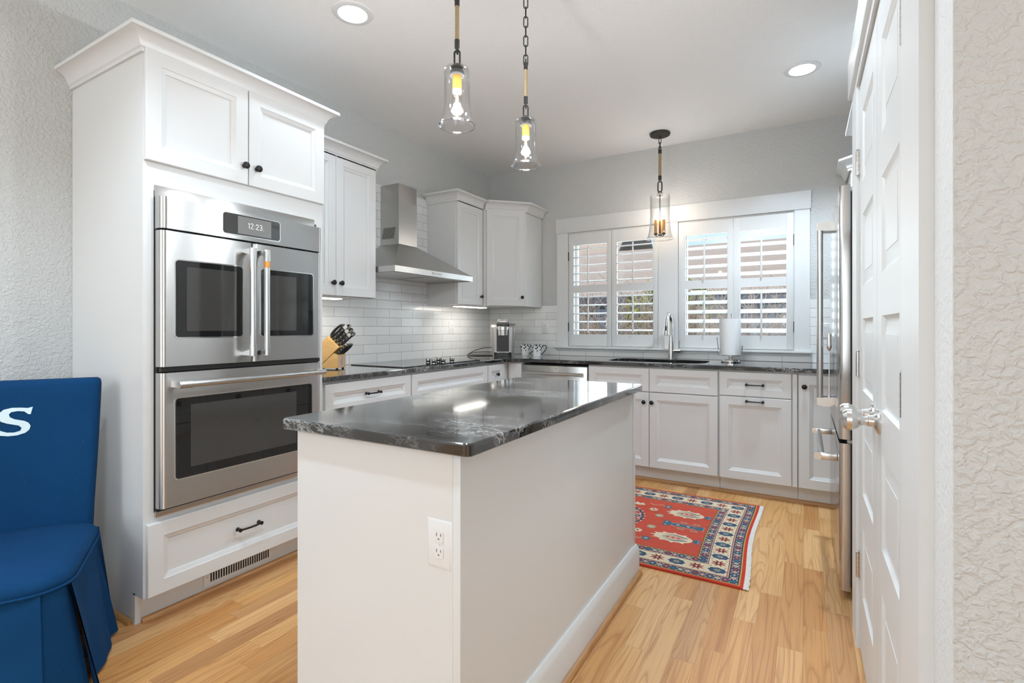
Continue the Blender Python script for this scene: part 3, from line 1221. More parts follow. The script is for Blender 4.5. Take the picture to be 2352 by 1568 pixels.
# ------------------------------------------------------------------ base cabinets, back run
BY = 3.895
def back_unit(label, x0, x1, parts, extra=None, top=0.884, hollow=False):
    t = thing('base_cabinet', label, 'cabinet', ((x0+x1)/2, 4.2, 0))
    b = MB()
    if hollow:
        b.box(x0, x0+0.018, BY, YB-0.002, 0.118, top)
        b.box(x1-0.018, x1, BY, YB-0.002, 0.118, top)
        b.box(x0+0.018, x1-0.018, BY, BY+0.018, 0.118, top)
        b.box(x0+0.018, x1-0.018, BY+0.018, YB-0.002, 0.118, 0.136)
        b.box(x0+0.018, x1-0.018, YB-0.014, YB-0.002, 0.136, top)
    else:
        b.box(x0, x1, BY, YB-0.002, 0.118, top)
    b.box(x0, x1, 3.952, YB-0.002, 0, 0.118)
    b.build('cabinet_body', 'cabinet_white', t)
    B = basis((0, BY, 0), XU, -YU)
    for kind, a, c, z0, z1, hw, fr in parts:
        d = front(t, kind, B, a, c, z0, z1, fr)
        for q in hw:
            if q[0] == 'k': knob((q[1], BY-0.02, q[2]), -YU, d)
            else: pull((q[1], BY-0.02, q[2]), XU, -YU, d)
    return t


t = back_unit('plain white corner filler cabinet left of the dishwasher', -2.292, -2.144, [('filler_panel', -2.270, -2.146, 0.122, 0.872, [], 0)])
back_unit('white sink base cabinet with two false fronts above two doors', -1.527, -0.536,
          [('front_panel', -1.523, -1.0325, 0.694, 0.872, [], 0.052), ('front_panel', -1.0285, -0.540, 0.694, 0.872, [], 0.052),
           ('door', -1.523, -1.0325, 0.117, 0.688, [('k', -1.068, 0.614)], 0.056), ('door', -1.0285, -0.540, 0.117, 0.688, [('k', -1.008, 0.614)], 0.056)], hollow=True)
back_unit('white base cabinet with a drawer and a pull-out door right of the sink', -0.534, -0.040,
          [('drawer', -0.525, -0.077, 0.704, 0.872, [('p', -0.300, 0.786)], 0.050), ('pull_out_front', -0.525, -0.077, 0.117, 0.698, [('p', -0.300, 0.671)], 0.058),
           ('filler_strip', -0.070, -0.042, 0.117, 0.872, [], 0)])
back_unit('white base cabinet with one tall knobbed door beside the refrigerator', -0.038, XR-0.003,
          [('door', -0.034, 0.330, 0.117, 0.868, [('k', -0.002, 0.792)], 0.062), ('door', 0.334, 0.70, 0.117, 0.868, [], 0.062)])

# dishwasher
dw = thing('dishwasher', 'stainless steel dishwasher front between white base cabinets', 'dishwasher', (-1.836, 4.15, 0.0))
b = MB(); b.box(-2.139, -1.532, 3.93, YB-0.01, 0.12, 0.868); b.box(-2.139, -1.532, 3.955, YB-0.01, 0.0, 0.12)
b.build('tub', 'black_plastic', dw)
b = MB(); b.box(-2.139, -1.532, 3.868, 3.928, 0.125, 0.861, 0.003)
dd = b.build('door', 'steel_x', dw)
bar_handle(dd, (-2.105, 3.868, 0.800), (-1.566, 3.868, 0.800), (0, -0.050, 0), 0.0115)
b = MB(); b.box(-1.82, -1.806, 3.8672, 3.868, 0.838, 0.841)
b.build('badge', 'black_plastic', dd)

# ------------------------------------------------------------------ granite worktops
def slab(b, outline, z0, z1, ease=0.004):
    """slab with eased top edge from a CCW outline"""
    n = len(outline)
    P = [V((p[0], p[1])) for p in outline]
    def off(d):
        res = []
        for i in range(n):
            a = (P[i]-P[i-1]).normalized(); c = (P[(i+1) % n]-P[i]).normalized()
            na, nc = V((-a.y, a.x)), V((-c.y, c.x))
            m = (na+nc)/(1+na.dot(nc))
            res.append(P[i]+m*d)
        return res
    rings = []
    for d, z in ((ease*0.5, z0), (0, z0+ease*0.5), (0, z1-ease), (ease*0.35, z1-ease*0.3), (ease, z1)):
        rings.append(b.vs([(p.x, p.y, z) for p in off(d)]))
    for a, c in zip(rings, rings[1:]):
        for k in range(n):
            b.face([a[k], a[(k+1) % n], c[(k+1) % n], c[k]])
    return rings[0], rings[-1]


def rnd(c, r, a0, a1, n=8):
    return [(c[0]+r*math.cos(math.radians(a0+(a1-a0)*k/n)), c[1]+r*math.sin(math.radians(a0+(a1-a0)*k/n))) for k in range(n+1)]


wt = thing('worktop', 'l-shaped black veined granite worktop along the left and back walls', 'worktop', (-1.5, 4.2, 0.885))
EX, EY = -2.257, 3.857
b = MB()
out = [(XW+0.001, 1.846), (EX-0.006, 1.846), (EX, 1.852)]
out += rnd((EX+0.15, EY-0.15), 0.15, 180, 90)
out += [(XR-0.004, EY), (XR-0.004, YB-0.0095), (XW+0.001, YB-0.0095)]
r0, r1 = slab(b, out, 0.885, 0.914)
hole = rnd((-0.75, 4.075), 0.10, -90, 0, 6)+rnd((-0.75, 4.265), 0.10, 0, 90, 6)+rnd((-1.32, 4.265), 0.10, 90, 180, 6)+rnd((-1.32, 4.075), 0.10, 180, 270, 6)
for z, ring in ((0.914, r1), (0.885, r0)):
    hv = b.vs([(x, y, z) for x, y in hole])
    n = len(hv)
    hl = [b.bm.edges.new((hv[i], hv[(i+1) % n])) for i in range(n)]
    oe = [b.bm.edges.get((ring[i], ring[(i+1) % len(ring)])) for i in range(len(ring))]
    fl = bmesh.ops.triangle_fill(b.bm, use_beauty=True, use_dissolve=False, edges=[e for e in oe if e]+hl)
    if z > 0.9: top_h = hv
    else: bot_h = hv
for i in range(n):
    b.face([top_h[i], top_h[(i+1) % n], bot_h[(i+1) % n], bot_h[i]])
b.build('worktop_slab', 'granite', wt, ang=20)
# sink
sk = thing('sink', 'black undermount sink below the chrome faucet', 'sink', (-1.035, 4.17, 0.70))
b = MB()
def ring(ins, z):
    h2 = rnd((-0.75, 4.075), 0.10-ins, -90, 0, 6)+rnd((-0.75, 4.265), 0.10-ins, 0, 90, 6)+rnd((-1.32, 4.265), 0.10-ins, 90, 180, 6)+rnd((-1.32, 4.075), 0.10-ins, 180, 270, 6)
    return b.vs([(x, y, z) for x, y in h2])
RR = [ring(-0.004, 0.884), ring(0.006, 0.884), ring(0.008, 0.74), ring(0.03, 0.70), ring(0.0301, 0.695), ring(-0.002, 0.735), ring(-0.004, 0.884)]
for a, c in zip(RR[:4], RR[1:4]):
    for i in range(len(a)):
        b.face([a[i], a[(i+1) % len(a)], c[(i+1) % len(a)], c[i]])
b.face(RR[3])
for a, c in zip(RR[4:6], RR[5:7]):
    for i in range(len(a)):
        b.face([a[i], a[(i+1) % len(a)], c[(i+1) % len(a)], c[i]])
b.face(RR[4])
b.build('basin', 'sink_black', sk)
b = MB(); b.lathe([(0.045, 0), (0.045, 0.004), (0.03, 0.006), (0, 0.003)], (-1.035, 4.17, 0.70), ZU, 24)
b.build('drain', 'chrome', sk)
# ------------------------------------------------------------------ faucet
FAX, FAY, CT = -0.985, 4.415, 0.914
fa = thing('faucet', 'brushed pull-down kitchen faucet standing behind the black sink', 'faucet', (FAX, FAY, CT))
b = MB(); b.lathe([(0.031, 0), (0.031, 0.004), (0.0265, 0.008), (0.025, 0.06), (0.0235, 0.10), (0.018, 0.17), (0.0155, 0.20), (0.0155, 0.202)], (FAX, FAY, CT), ZU, 28)
b.build('body', 'nickel', fa)
b = MB()
pth = [V((FAX, FAY, CT+0.20)), V((FAX, FAY, CT+0.28))]
pth += [V((FAX, FAY-0.082+0.082*math.cos(math.radians(a)), CT+0.305+0.082*math.sin(math.radians(a)))) for a in range(0, 171, 10)]
b.tube(pth, 0.0145, 20)
b.build('spout', 'nickel', fa)
b = MB()
e = pth[-1]
dn = V((0.0, -0.16, -1)).normalized()
b.lathe([(0.0148, -0.004), (0.0155, 0.0), (0.0165, 0.03), (0.020, 0.09), (0.0215, 0.105), (0.022, 0.112), (0.017, 0.113), (0, 0.111)], e, dn, 24)
b.build('spray_head', 'nickel', fa)
b = MB(); b.box(e.x-0.006, e.x+0.006, e.y-0.032, e.y-0.020, e.z-0.075, e.z-0.035, 0.003)
b.build('spray_button', 'black_plastic', fa)
b = MB()
b.lathe([(0.0165, 0), (0.0165, 0.058), (0.0145, 0.062), (0, 0.062)], (FAX+0.016, FAY, CT+0.075), XU, 24)
b.tube([(FAX+0.066, FAY, CT+0.085), (FAX+0.069, FAY, CT+0.16)], [0.0062, 0.0085], 14, flat=(1, 0.6))
b.build('lever', 'nickel', fa)

# ------------------------------------------------------------------ paper towel holder and roll
px_, py_ = -0.497, 4.262
ph = thing('paper_towel_holder', 'chrome countertop paper towel holder with wire arms', 'holder', (px_, py_, CT))
b = MB(); b.lathe([(0.0, 0), (0.070, 0), (0.074, 0.004), (0.074, 0.010), (0.066, 0.013), (0.064, 0.020), (0.058, 0.022), (0, 0.022)], (px_, py_, CT), ZU, 40)
b.build('base', 'chrome', ph)
b = MB(); b.lathe([(0.008, 0.022), (0.008, 0.365), (0.012, 0.368), (0.012, 0.376), (0, 0.38)], (px_, py_, CT), ZU, 16)
for dx in (-0.014, 0.014):
    b.tube([(px_+dx, py_, CT+0.02), (px_+dx, py_, CT+0.057)], 0.004, 12)
b.lathe([(0.062, 0.052), (0.062, 0.056), (0, 0.056)], (px_, py_, CT), ZU, 32)
b.build('post', 'chrome', ph)
for sg, top, tilt in ((-1, 0.19, 0.018), (1, 0.125, 0.002)):
    b = MB()
    x = px_+sg*0.080
    y = py_-0.02
    for dy in (-0.010, 0.010):
        b.tube([(px_+sg*0.03, y+dy, CT+0.054), (x, y+dy, CT+0.054), (x+sg*tilt*0.5, y+dy, CT+0.10), (x+sg*tilt, y+dy, CT+top)], 0.0032, 10)
    b.tube([V((x+sg*tilt, y, CT+top))+YU*(0.010*math.cos(a))+ZU*(0.010*math.sin(a)) for a in [PI*k/8 for k in range(9)]], 0.0032, 10)
    b.build('arm', 'chrome', ph)
pr = thing('paper_towel_roll', 'white paper towel roll on the chrome holder', 'paper towel', (px_, py_, CT+0.058))
b = MB(); b.lathe([(0.021, 0), (0.0700, 0), (0.0712, 0.003), (0.0712, 0.277), (0.070, 0.28), (0.021, 0.28)], (px_, py_, CT+0.058), ZU, 48, False, False)
b.build('roll', 'paper', pr)
b = MB(); b.lathe([(0.0205, 0.001), (0.0205, 0.279), (0.0195, 0.279), (0.0195, 0.001)], (px_, py_, CT+0.058), ZU, 24, False, False)
b.build('core', 'beech_end', pr)
b = MB()
pts = [(0.0716*math.cos(math.radians(a)), 0.0716*math.sin(math.radians(a))) for a in range(-60, -175, -10)]
pts += [(-0.0745, 0.004), (-0.080, 0.014), (-0.083, 0.020)]
for i, (x, y) in enumerate(pts[:-1]):
    x2, y2 = pts[i+1]
    fl0 = 0.0 if i < 11 else 0.0
    b.face(b.vs([(px_+x, py_+y, CT+0.060), (px_+x2, py_+y2, CT+0.060), (px_+x2*1.06, py_+y2, CT+0.337), (px_+x*(1.06 if i > 9 else 1.0), py_+y, CT+0.337)]))
b.build('loose_sheet', 'paper', pr)

# ------------------------------------------------------------------ coffee maker
KX, KY = -2.52, 4.185
ang = math.atan2(-0.87, 0.49)+PI/2      # local -Y is the front
km = thing('coffee_maker', 'silver single-cup coffee maker with black centre in the counter corner', 'coffee maker', (KX, KY, CT), ang)
b = MB()
def kshell(z, wd, y0, y1, r):
    return b.vs([p for p in b.rpoly((0, (y0+y1)/2, z), XU, YU, wd, y1-y0, r, 5)])
RR = [kshell(z, wd, y0, y1, r) for z, wd, y0, y1, r in ((0, 0.205, -0.10, 0.15, 0.03), (0.06, 0.208, -0.105, 0.155, 0.03), (0.20, 0.232, -0.112, 0.16, 0.032), (0.275, 0.243, -0.115, 0.16, 0.034), (0.295, 0.242, -0.10, 0.16, 0.034), (0.308, 0.225, -0.06, 0.15, 0.034))]
for a, c in zip(RR, RR[1:]):
    for i in range(len(a)):
        b.face([a[i], a[(i+1) % len(a)], c[(i+1) % len(a)], c[i]])
b.face(RR[0][::-1]); b.face(RR[-1])
b.build('housing', 'silver_plastic', km, local=True)
b = MB(); b.box(-0.058, 0.058, -0.1165, -0.105, 0.045, 0.262); b.box(-0.06, 0.06, -0.112, -0.09, 0.258, 0.312, 0.006)
b.build('brew_bay', 'black_plastic', km, local=True)
b = MB(); b.lathe([(0.048, 0.195), (0.054, 0.197), (0.056, 0.245), (0.060, 0.247), (0.060, 0.278), (0.055, 0.282), (0, 0.282)], (0, -0.085, 0), ZU, 28)
b.build('brew_head', 'nickel', km, local=True)
b = MB()
b.tube([(-0.058, -0.08, 0.27), (-0.056, -0.095, 0.318), (-0.036, -0.10, 0.346), (0.036, -0.10, 0.346), (0.056, -0.095, 0.318), (0.058, -0.08, 0.27)], 0.0085, 14, flat=(1, 0.8))
b.box(-0.045, 0.045, -0.105, -0.03, 0.318, 0.338, 0.006)
b.build('lift_handle', 'nickel', km, local=True)
b = MB(); b.rbox((0, -0.112, 0.002), XU, YU, ZU, 0.165, 0.115, 0.036, 0.035)
b.build('drip_tray', 'black_plastic', km, local=True)
b = MB(); b.rbox((0, -0.112, 0.038), XU, YU, ZU, 0.168, 0.118, 0.004, 0.036)
b.build('drip_grate', 'nickel', km, local=True)
cb = MB()
def wob(p0, p1, p2, n=14):
    return [V(p0)*(1-q)**2+V(p1)*2*q*(1-q)+V(p2)*q*q for q in [k/n for k in range(n+1)]]
kb = V((-2.64, 4.20, CT+0.005))
cb.tube(wob(kb+V((0.02, 0.02, 0.06)), (-2.72, 4.12, CT+0.10), (-2.80, 3.99, CT+0.012)), 0.0035, 10)
cb.tube(wob((-2.80, 3.99, CT+0.012), (-2.76, 4.06, CT+0.045), kb+V((0.03, 0.0, 0.025))), 0.0035, 10)
cb.tube(wob((-2.80, 3.985, CT+0.006), (-2.72, 4.02, CT+0.006), kb+V((0.03, -0.03, 0.0))), 0.0035, 10)
cb.tube(wob((-2.80, 3.985, CT+0.005), (-2.70, 3.94, CT+0.005), (-2.56, 4.06, CT+0.005)), 0.0035, 10)
tag(cb.build('power_cord', 'black_plastic'), 'looped black power cord on the counter left of the coffee maker', 'cord')

# ------------------------------------------------------------------ mugs
MUGR = math.radians(30)
def mug(label, x, y):
    q = thing('mug', label, 'mug', (x, y, CT), MUGR, 'floral mugs beside the coffee maker')
    b = MB()
    b.lathe([(0, 0), (0.0345, 0), (0.036, 0.002), (0.040, 0.035), (0.0475, 0.085), (0.053, 0.113), (0.0545, 0.1145), (0.0525, 0.1145), (0.0495, 0.108), (0.044, 0.08), (0.037, 0.03), (0.033, 0.007), (0, 0.006)], (0, 0, 0), ZU, 36)
    b.build('cup', 'mug_floral', q, local=True)
    b = MB()
    b.tube([V((0.046, 0, 0.088)), V((0.060, 0, 0.103)), V((0.076, 0, 0.104)), V((0.087, 0, 0.094)), V((0.088, 0, 0.078)), V((0.076, 0, 0.055)), V((0.056, 0, 0.032)), V((0.040, 0, 0.018))], 0.0048, 14, flat=(1.3, 0.9))
    b.build('handle', 'mug_black', q, local=True)
mug('white mug with black flowers, next to the coffee maker', -2.318, 4.262)
mug('white mug with black flowers, farther from the coffee maker', -2.176, 4.230)

# ------------------------------------------------------------------ knife block and knives
BR = math.radians(22.3)
BO = V((-2.60, 2.256, CT))
kb_ = thing('knife_block', 'light wood knife block beside the oven tower', 'knife block', BO, BR)
b = MB(); b.prism([(0, 0, 0.009), (0, 0, 0.094), (-0.030, 0, 0.1045), (-0.1325, 0, 0.009)], (0, 0.108, 0))
b.build('base_block', 'beech', kb_, local=True)
b = MB(); b.prism([(0.004, 0, 0.142), (-0.074, 0, 0.213), (-0.235, 0, 0.060), (-0.19, 0, 0.009), (-0.1385, 0, 0.009)], (0, 0.108, 0))
b.build('slot_block', 'beech', kb_, local=True)
b = MB(); b.box(-0.0002, 0.0012, 0.004, 0.104, 0.012, 0.090)
b.build('front_label_face', 'beech_end', kb_, local=True)
b = MB()
W_ = V((1, 0, 0))
for pts in ([(0.060, 0.060), (0.052, 0.066), (0.060, 0.052), (0.049, 0.050)], [(0.058, 0.046), (0.050, 0.046)], [(0.051, 0.030), (0.058, 0.034), (0.051, 0.040), (0.059, 0.042)], [(0.051, 0.070), (0.062, 0.074), (0.054, 0.080)], [(0.035, 0.042), (0.046, 0.058)]):
    b.tube([V((0.0014, p[0], p[1])) for p in pts], 0.0009, 6)
b.build('engraved_logo', 'black_plastic', kb_, local=True)
for x in (-0.012, -0.145):
    for y in (0.014, 0.094):
        b = MB()
        b.lathe([(0.008, 0), (0.008, 0.009)], (x, y, 0), ZU, 14)
        b.build('foot', 'black_plastic', kb_, local=True)
RB = Matrix.Rotation(BR, 4, 'Z')
AX = V((math.cos(math.radians(42)), 0, math.sin(math.radians(42))))   # direction of the handles, local
AN = V((-AX.z, 0, AX.x))


def knife(label, p, ln, big, grp):
    """p: local point on the block where the handle comes out"""
    wp = BO+RB @ V(p)
    q = thing('kitchen_knife' if big else 'steak_knife', label, 'knife', wp, BR, grp)
    b = MB()
    w2 = 0.0058 if big else 0.0042
    h2 = 0.0098 if big else 0.0088
    prof = [(0.0, -h2*0.7), (ln*0.2, -h2*0.85), (ln*0.55, -h2*0.8), (ln*0.95, -h2*1.15), (ln, -h2*0.9), (ln, h2), (ln*0.5, h2*0.92), (0, h2*0.75)]
    if not big:
        prof = [(0, -h2*0.8), (ln*0.4, -h2*1.1), (ln*0.8, -h2*1.0), (ln, -h2*0.3), (ln, h2), (0, h2*0.9)]
    b.prism([AX*a+AN*c+V((0, -w2, 0)) for a, c in prof], (0, 2*w2, 0))
    b.build('handle', 'black_plastic', q, local=True)
    b = MB()
    if big:
        b.prism([AX*a+AN*c+V((0, -w2*1.1, 0)) for a, c in ((ln*0.86, -h2*1.25), (ln*1.06, -h2*1.0), (ln*1.09, h2*0.6), (ln*1.03, h2*1.25), (ln*0.86, h2*1.2))], (0, 2.2*w2, 0))
        b.prism([AX*a+AN*c+V((0, -w2*0.25, 0)) for a, c in ((-0.004, h2*0.8), (ln, h2*1.0), (ln, h2*1.14), (-0.004, h2*0.95))], (0, w2*0.5, 0))
    else:
        b.prism([AX*a+AN*c+V((0, -w2*1.05, 0)) for a, c in ((ln*0.93, -h2*0.6), (ln*1.04, -h2*0.1), (ln*1.04, h2*1.1), (ln*0.93, h2*1.1))], (0, 2.1*w2, 0))
    b.build('end_cap', 'chrome', q, local=True)
    for f in (0.22, 0.48, 0.74):
        b = MB()
        b.lathe([(0.0028, -w2-0.0006), (0.0028, w2+0.0006)], AX*(ln*f), (0, 1, 0), 10)
        b.build('rivet', 'chrome', q, local=True)
    b = MB()
    b.prism([AX*a+AN*c+V((0, -0.001, 0)) for a, c in ((-0.05, -h2*0.7), (0.001, -h2*0.7), (0.001, h2*0.7), (-0.05, h2*0.7))], (0, 0.002, 0))
    b.build('blade', 'chrome', q, local=True)


def on_end(f, y):
    return V((-0.074+0.078*f, y, 0.213-0.071*f))
names = ['topmost front', 'topmost back', 'middle front', 'middle back', 'lowest front', 'lowest back']
for i, (f, y, ln) in enumerate(((0.30, 0.030, 0.125), (0.24, 0.080, 0.125), (0.56, 0.028, 0.112), (0.52, 0.078, 0.120), (0.83, 0.026, 0.105), (0.80, 0.076, 0.112))):
    knife('large black-handled knife with steel end cap, %s one in the wood block' % names[i], on_end(f, y), ln, True, 'large knives in the knife block')
for i in range(6):
    f = 0.25+0.5*0.4
    knife('black riveted steak knife, %s in the lower row of the block' % ['nearest', 'second nearest', 'third nearest', 'fourth nearest', 'second farthest', 'farthest'][i],
          V((-0.012, 0.012+0.0168*i, 0.100)), 0.088, False, 'steak knives in the knife block')
sp = BO+RB @ on_end(0.10, 0.040)
q = thing('kitchen_scissors', 'black-handled kitchen scissors at the top of the knife block', 'scissors', sp, BR)
for s_ in (-1, 1):
    b = MB()
    pts = [AX*(0.012+0.0525*(1-math.cos(a)))+AN*(0.006+0.0125*math.sin(a)*(1.0 if s_ > 0 else 0.9))+V((0, s_*0.012, 0)) for a in [2*PI*k/24 for k in range(24)]]
    b.tube(pts, 0.0052, 10, closed=True)
    b.tube([AX*-0.004+V((0, s_*0.006, 0)), AX*0.02+V((0, s_*0.010, 0))], 0.006, 12)
    b.build('handle', 'black_plastic', q, local=True)
b = MB(); b.prism([AX*a+AN*c+V((0, -0.002, 0)) for a, c in ((-0.05, -0.008), (0, -0.008), (0, 0.008), (-0.05, 0.008))], (0, 0.004, 0))
b.build('blades', 'chrome', q, local=True)

# ------------------------------------------------------------------ cooktop
ck = thing('cooktop', 'black glass cooktop set into the granite under the hood', 'cooktop', (-2.575, 3.03, CT))
b = MB(); b.rbox((-2.575, 3.03, CT), XU, YU, ZU, 0.505, 0.93, 0.006, 0.012)
b.build('glass_top', 'black_glass', ck)
for x, y in ((-2.378, 2.955), (-2.378, 3.065), (-2.378, 3.175), (-2.465, 2.995), (-2.465, 3.12)):
    b = MB()
    b.lathe([(0.021, 0), (0.021, 0.003), (0.014, 0.006), (0.0125, 0.012), (0.019, 0.016), (0.0195, 0.030), (0.018, 0.033), (0, 0.033)], (x, y, CT+0.006), ZU, 24)
    k = b.build('knob', 'chrome', ck)
    b = MB(); b.lathe([(0.0185, 0.0), (0.0185, 0.006)], (x, y, CT+0.0125), ZU, 20)
    b.build('knob_ring', 'black_plastic', k)

# ------------------------------------------------------------------ outlets
def outlet(label, o, U, W, wd=0.072, hg=0.117, slot=True):
    q = thing('outlet', label, 'outlet', o, 0, 'duplex outlets')
    o = V(o)
    b = MB()
    R = []
    for ins, t in ((0, 0), (0, 0.003), (0.004, 0.0055), (0.009, 0.007)):
        R.append(b.vs([o+U*a+ZU*c+W*t for a, c in ((-wd/2+ins, -hg/2+ins), (wd/2-ins, -hg/2+ins), (wd/2-ins, hg/2-ins), (-wd/2+ins, hg/2-ins))]))
    for a, c in zip(R, R[1:]):
        for k in range(4):
            b.face([a[k], a[(k+1) % 4], c[(k+1) % 4], c[k]])
    b.face(R[-1]); b.face(R[0][::-1])
    b.build('plate', 'plate_white', q)
    for zc in (0.0195, -0.0195):
        b = MB()
        pts = []
        for k in range(28):
            a = 2*PI*k/28
            pts.append(o+U*(max(-0.0135, min(0.0135, 0.0172*math.cos(a))))+ZU*(zc+max(-0.0142, min(0.0142, 0.0172*math.sin(a))))+W*0.0065)
        b.prism(pts, W*0.0022)
        rc = b.build('receptacle', 'plate_white', q)
        b = MB()
        for du, hh in ((-0.0063, 0.0042), (0.0063, 0.0034)):
            b.prism([o+U*(du+sx*0.0011)+ZU*(zc+0.004+sz*hh)+W*0.0088 for sx, sz in ((-1, -1), (1, -1), (1, 1), (-1, 1))], W*0.0002)
        b.prism([o+U*(0.0026*math.cos(a))+ZU*(zc-0.0068+0.0026*max(-0.5, math.sin(a)))+W*0.0088 for a in [2*PI*k/16 for k in range(16)]], W*0.0002)
        b.build('slots', 'slot_grey', rc)
    b = MB(); b.lathe([(0.0032, 0.006), (0.003, 0.0085), (0, 0.009)], o, W, 14)
    b.build('screw', 'plate_white', q)
outlet('white duplex outlet on the island end panel', (-0.7715, 0.985, 0.656), XU, -YU, 0.076, 0.121)
outlet('white duplex outlet on the tiled left wall near the coffee maker', (XW+0.009, 3.836, 1.182), -YU, XU)
outlet('white duplex outlet on the back wall tile above the mugs', (-2.226, YB-0.009, 1.184), XU, -YU)
outlet('white duplex outlet on the back wall tile right of the window', (0.135, YB-0.009, 1.16), XU, -YU)

# ------------------------------------------------------------------ island
il = thing('kitchen_island', 'white kitchen island with plain end panel and tall baseboard', 'island', (-1.015, 1.69, 0))
IX0, IX1, IY0, IY1 = -1.303, -0.713, 0.985, 2.405
b = MB()
b.box(IX0+0.02, IX1, IY0, IY1, 0.115, 0.884)
b.box(IX0+0.075, IX1, IY0, IY1, 0, 0.115)
b.build('cabinet_body', 'cabinet_white', il)
b = MB()
b.box(IX0, IX1-0.019, IY0-0.004, IY0, 0, 0.8845)
b.box(IX1-0.018, IX1+0.0045, IY0-0.0055, IY0, 0, 0.8845, 0.001)
b.box(IX1, IX1+0.004, IY0, IY1-0.03, 0, 0.8845)
b.box(IX1, IX1+0.006, IY1-0.028, IY1+0.004, 0, 0.8845, 0.001)
b.build('skin_panels', 'cabinet_white', il)
B = basis((IX0+0.02, 0, 0), -YU, -XU)
def isl(kind, y0, y1, z0, z1):
    b = MB(); b.panel(B, -y1, -y0, z0, z1, 0.02, 0.055)
    return b.build(kind, 'cabinet_white', il)
for y0, y1, kk in ((0.99, 1.345, 1), (1.349, 1.695, 0), (1.699, 2.05, 1), (2.054, 2.40, 0)):
    d = isl('drawer', y0, y1, 0.640, 0.872)
    knob((IX0, (y0+y1)/2, 0.756), -XU, d)
    d = isl('door', y0, y1, 0.130, 0.634)
    knob((IX0, (y1-0.045) if kk else (y0+0.045), 0.585), -XU, d)
b = MB()
prof = [(0, 0), (0.017, 0), (0.017, 0.112), (0.013, 0.127), (0.006, 0.1405), (0, 0.1405)]
b.sweep(prof, [(IX1+0.004, IY0-0.004), (IX1+0.004, IY1+0.004), (IX0+0.08, IY1+0.004)], 1)
b.build('baseboard', 'trim_white', il)
b = MB(); b.sweep([(0.0175, 0), (0.036, 0), (0.0355, 0.006), (0.032, 0.013), (0.025, 0.018), (0.0175, 0.019)], [(IX1+0.004, IY0-0.004), (IX1+0.004, IY1+0.012)], 1)
b.build('shoe_molding', 'oak_shoe', il)
it = thing('island_worktop', 'black veined granite slab on top of the white island', 'worktop', (-1.0, 1.67, 0.885))
b = MB()
r = 0.022
X0, X1, Y0, Y1 = -1.347, -0.664, 0.953, 2.395
out = rnd((X1-r, Y0+r), r, -90, 0)+rnd((X1-r, Y1-r), r, 0, 90)+rnd((X0+r, Y1-r), r, 90, 180)+rnd((X0+r, Y0+r), r, 180, 270)
r0, r1 = slab(b, out, 0.885, 0.9155, 0.005)
b.face(r1); b.face(r0[::-1])
b.build('slab', 'granite', it, ang=20)

# ------------------------------------------------------------------ refrigerator
FY0, FY1, FXF = 2.615, 3.530, 0.130
fr = thing('refrigerator', 'stainless steel french-door refrigerator seen edge-on beside the pantry', 'refrigerator', (0.5, 3.07, 0))
b = MB(); b.box(0.184, XR-0.02, FY0+0.004, FY1-0.004, 0.02, 1.775); b.box(0.172, 0.184, FY0+0.012, FY1-0.012, 0.06, 1.77)
b.box(0.24, 0.8, FY0+0.05, FY1-0.05, 0.0, 0.02)
b.build('cabinet', 'black_plastic', fr)


def fdoor(y0, y1, z0, z1, name):
    b = MB()
    pts = [(0.171, y0)]
    r = 0.020
    for k in range(6):
        a = math.radians(90*k/5)
        pts.append((FXF+r-r*math.sin(a), y0+r*0.55-r*0.55*math.cos(a)))
    for k in range(6):
        a = math.radians(90-90*k/5)
        pts.append((FXF+r-r*math.sin(a), y1-r*0.55+r*0.55*math.cos(a)))
    pts.append((0.171, y1))
    b.prism([(x, y, z0) for x, y in pts], (0, 0, z1-z0))
    return b.build(name, 'steel_fridge', fr)


def fridge_handle(door, a, c, rad=0.0135):
    a, c = V(a), V(c)
    out = V((-0.062, 0, 0))
    ax = (c-a).normalized()
    b = MB(); b.tube([a+out, c+out], rad, 24)
    hd = b.build('handle', 'steel_v', door)
    sd = ax.cross(V((-1, 0, 0))).normalized()
    for p, sg in ((a, 1), (c, -1)):
        b = MB()
        pr = [(-0.004, 0.0), (0.030, 0), (0.030, 0.020), (0.026, 0.062+rad), (-0.010, 0.062+rad), (-0.016, 0.050), (-0.016, 0.020)]
        b.prism([p+ax*sg*e+V((-1, 0, 0))*g-sd*rad*1.05 for e, g in pr], sd*rad*2.1)
        b.build('handle_bracket', 'nickel', hd)
d1 = fdoor(FY0, 3.070, 0.700, 1.800, 'right_door')
fridge_handle(d1, (FXF, 3.030, 0.800), (FXF, 3.030, 1.705))
d2 = fdoor(3.075, FY1, 0.700, 1.800, 'left_door')
fridge_handle(d2, (FXF, 3.115, 0.800), (FXF, 3.115, 1.705))
d3 = fdoor(FY0, FY1, 0.045, 0.682, 'freezer_drawer')
b = MB(); b.tube([(FXF-0.062, 2.735, 0.592), (FXF-0.062, 3.41, 0.592)], 0.0135, 24)
hd = b.build('handle', 'steel', d3)
for y in (2.742, 3.403):
    b = MB()
    b.rbox((FXF-0.078, y-0.013, 0.592), XU, ZU, YU, 0.0001+0.03, 0.034, 0.026, 0.012)
    b.box(FXF-0.07, FXF, y-0.011, y+0.011, 0.576, 0.608, 0.005)
    b.build('handle_bracket', 'nickel', hd)
b = MB()
b.box(0.150, 0.24, FY0+0.006, FY0+0.05, 1.776, 1.792)
b.box(0.16, 0.2, FY0+0.003, FY0+0.03, 0.684, 0.698)
b.build('hinge', 'nickel', fr)
wx, wy, wz = FXF-0.022, 3.030, 0.8305
q = thing('metal_wand', 'slim chrome rod with a cylindrical head standing behind the refrigerator handle', 'utensil', (wx, wy, wz))
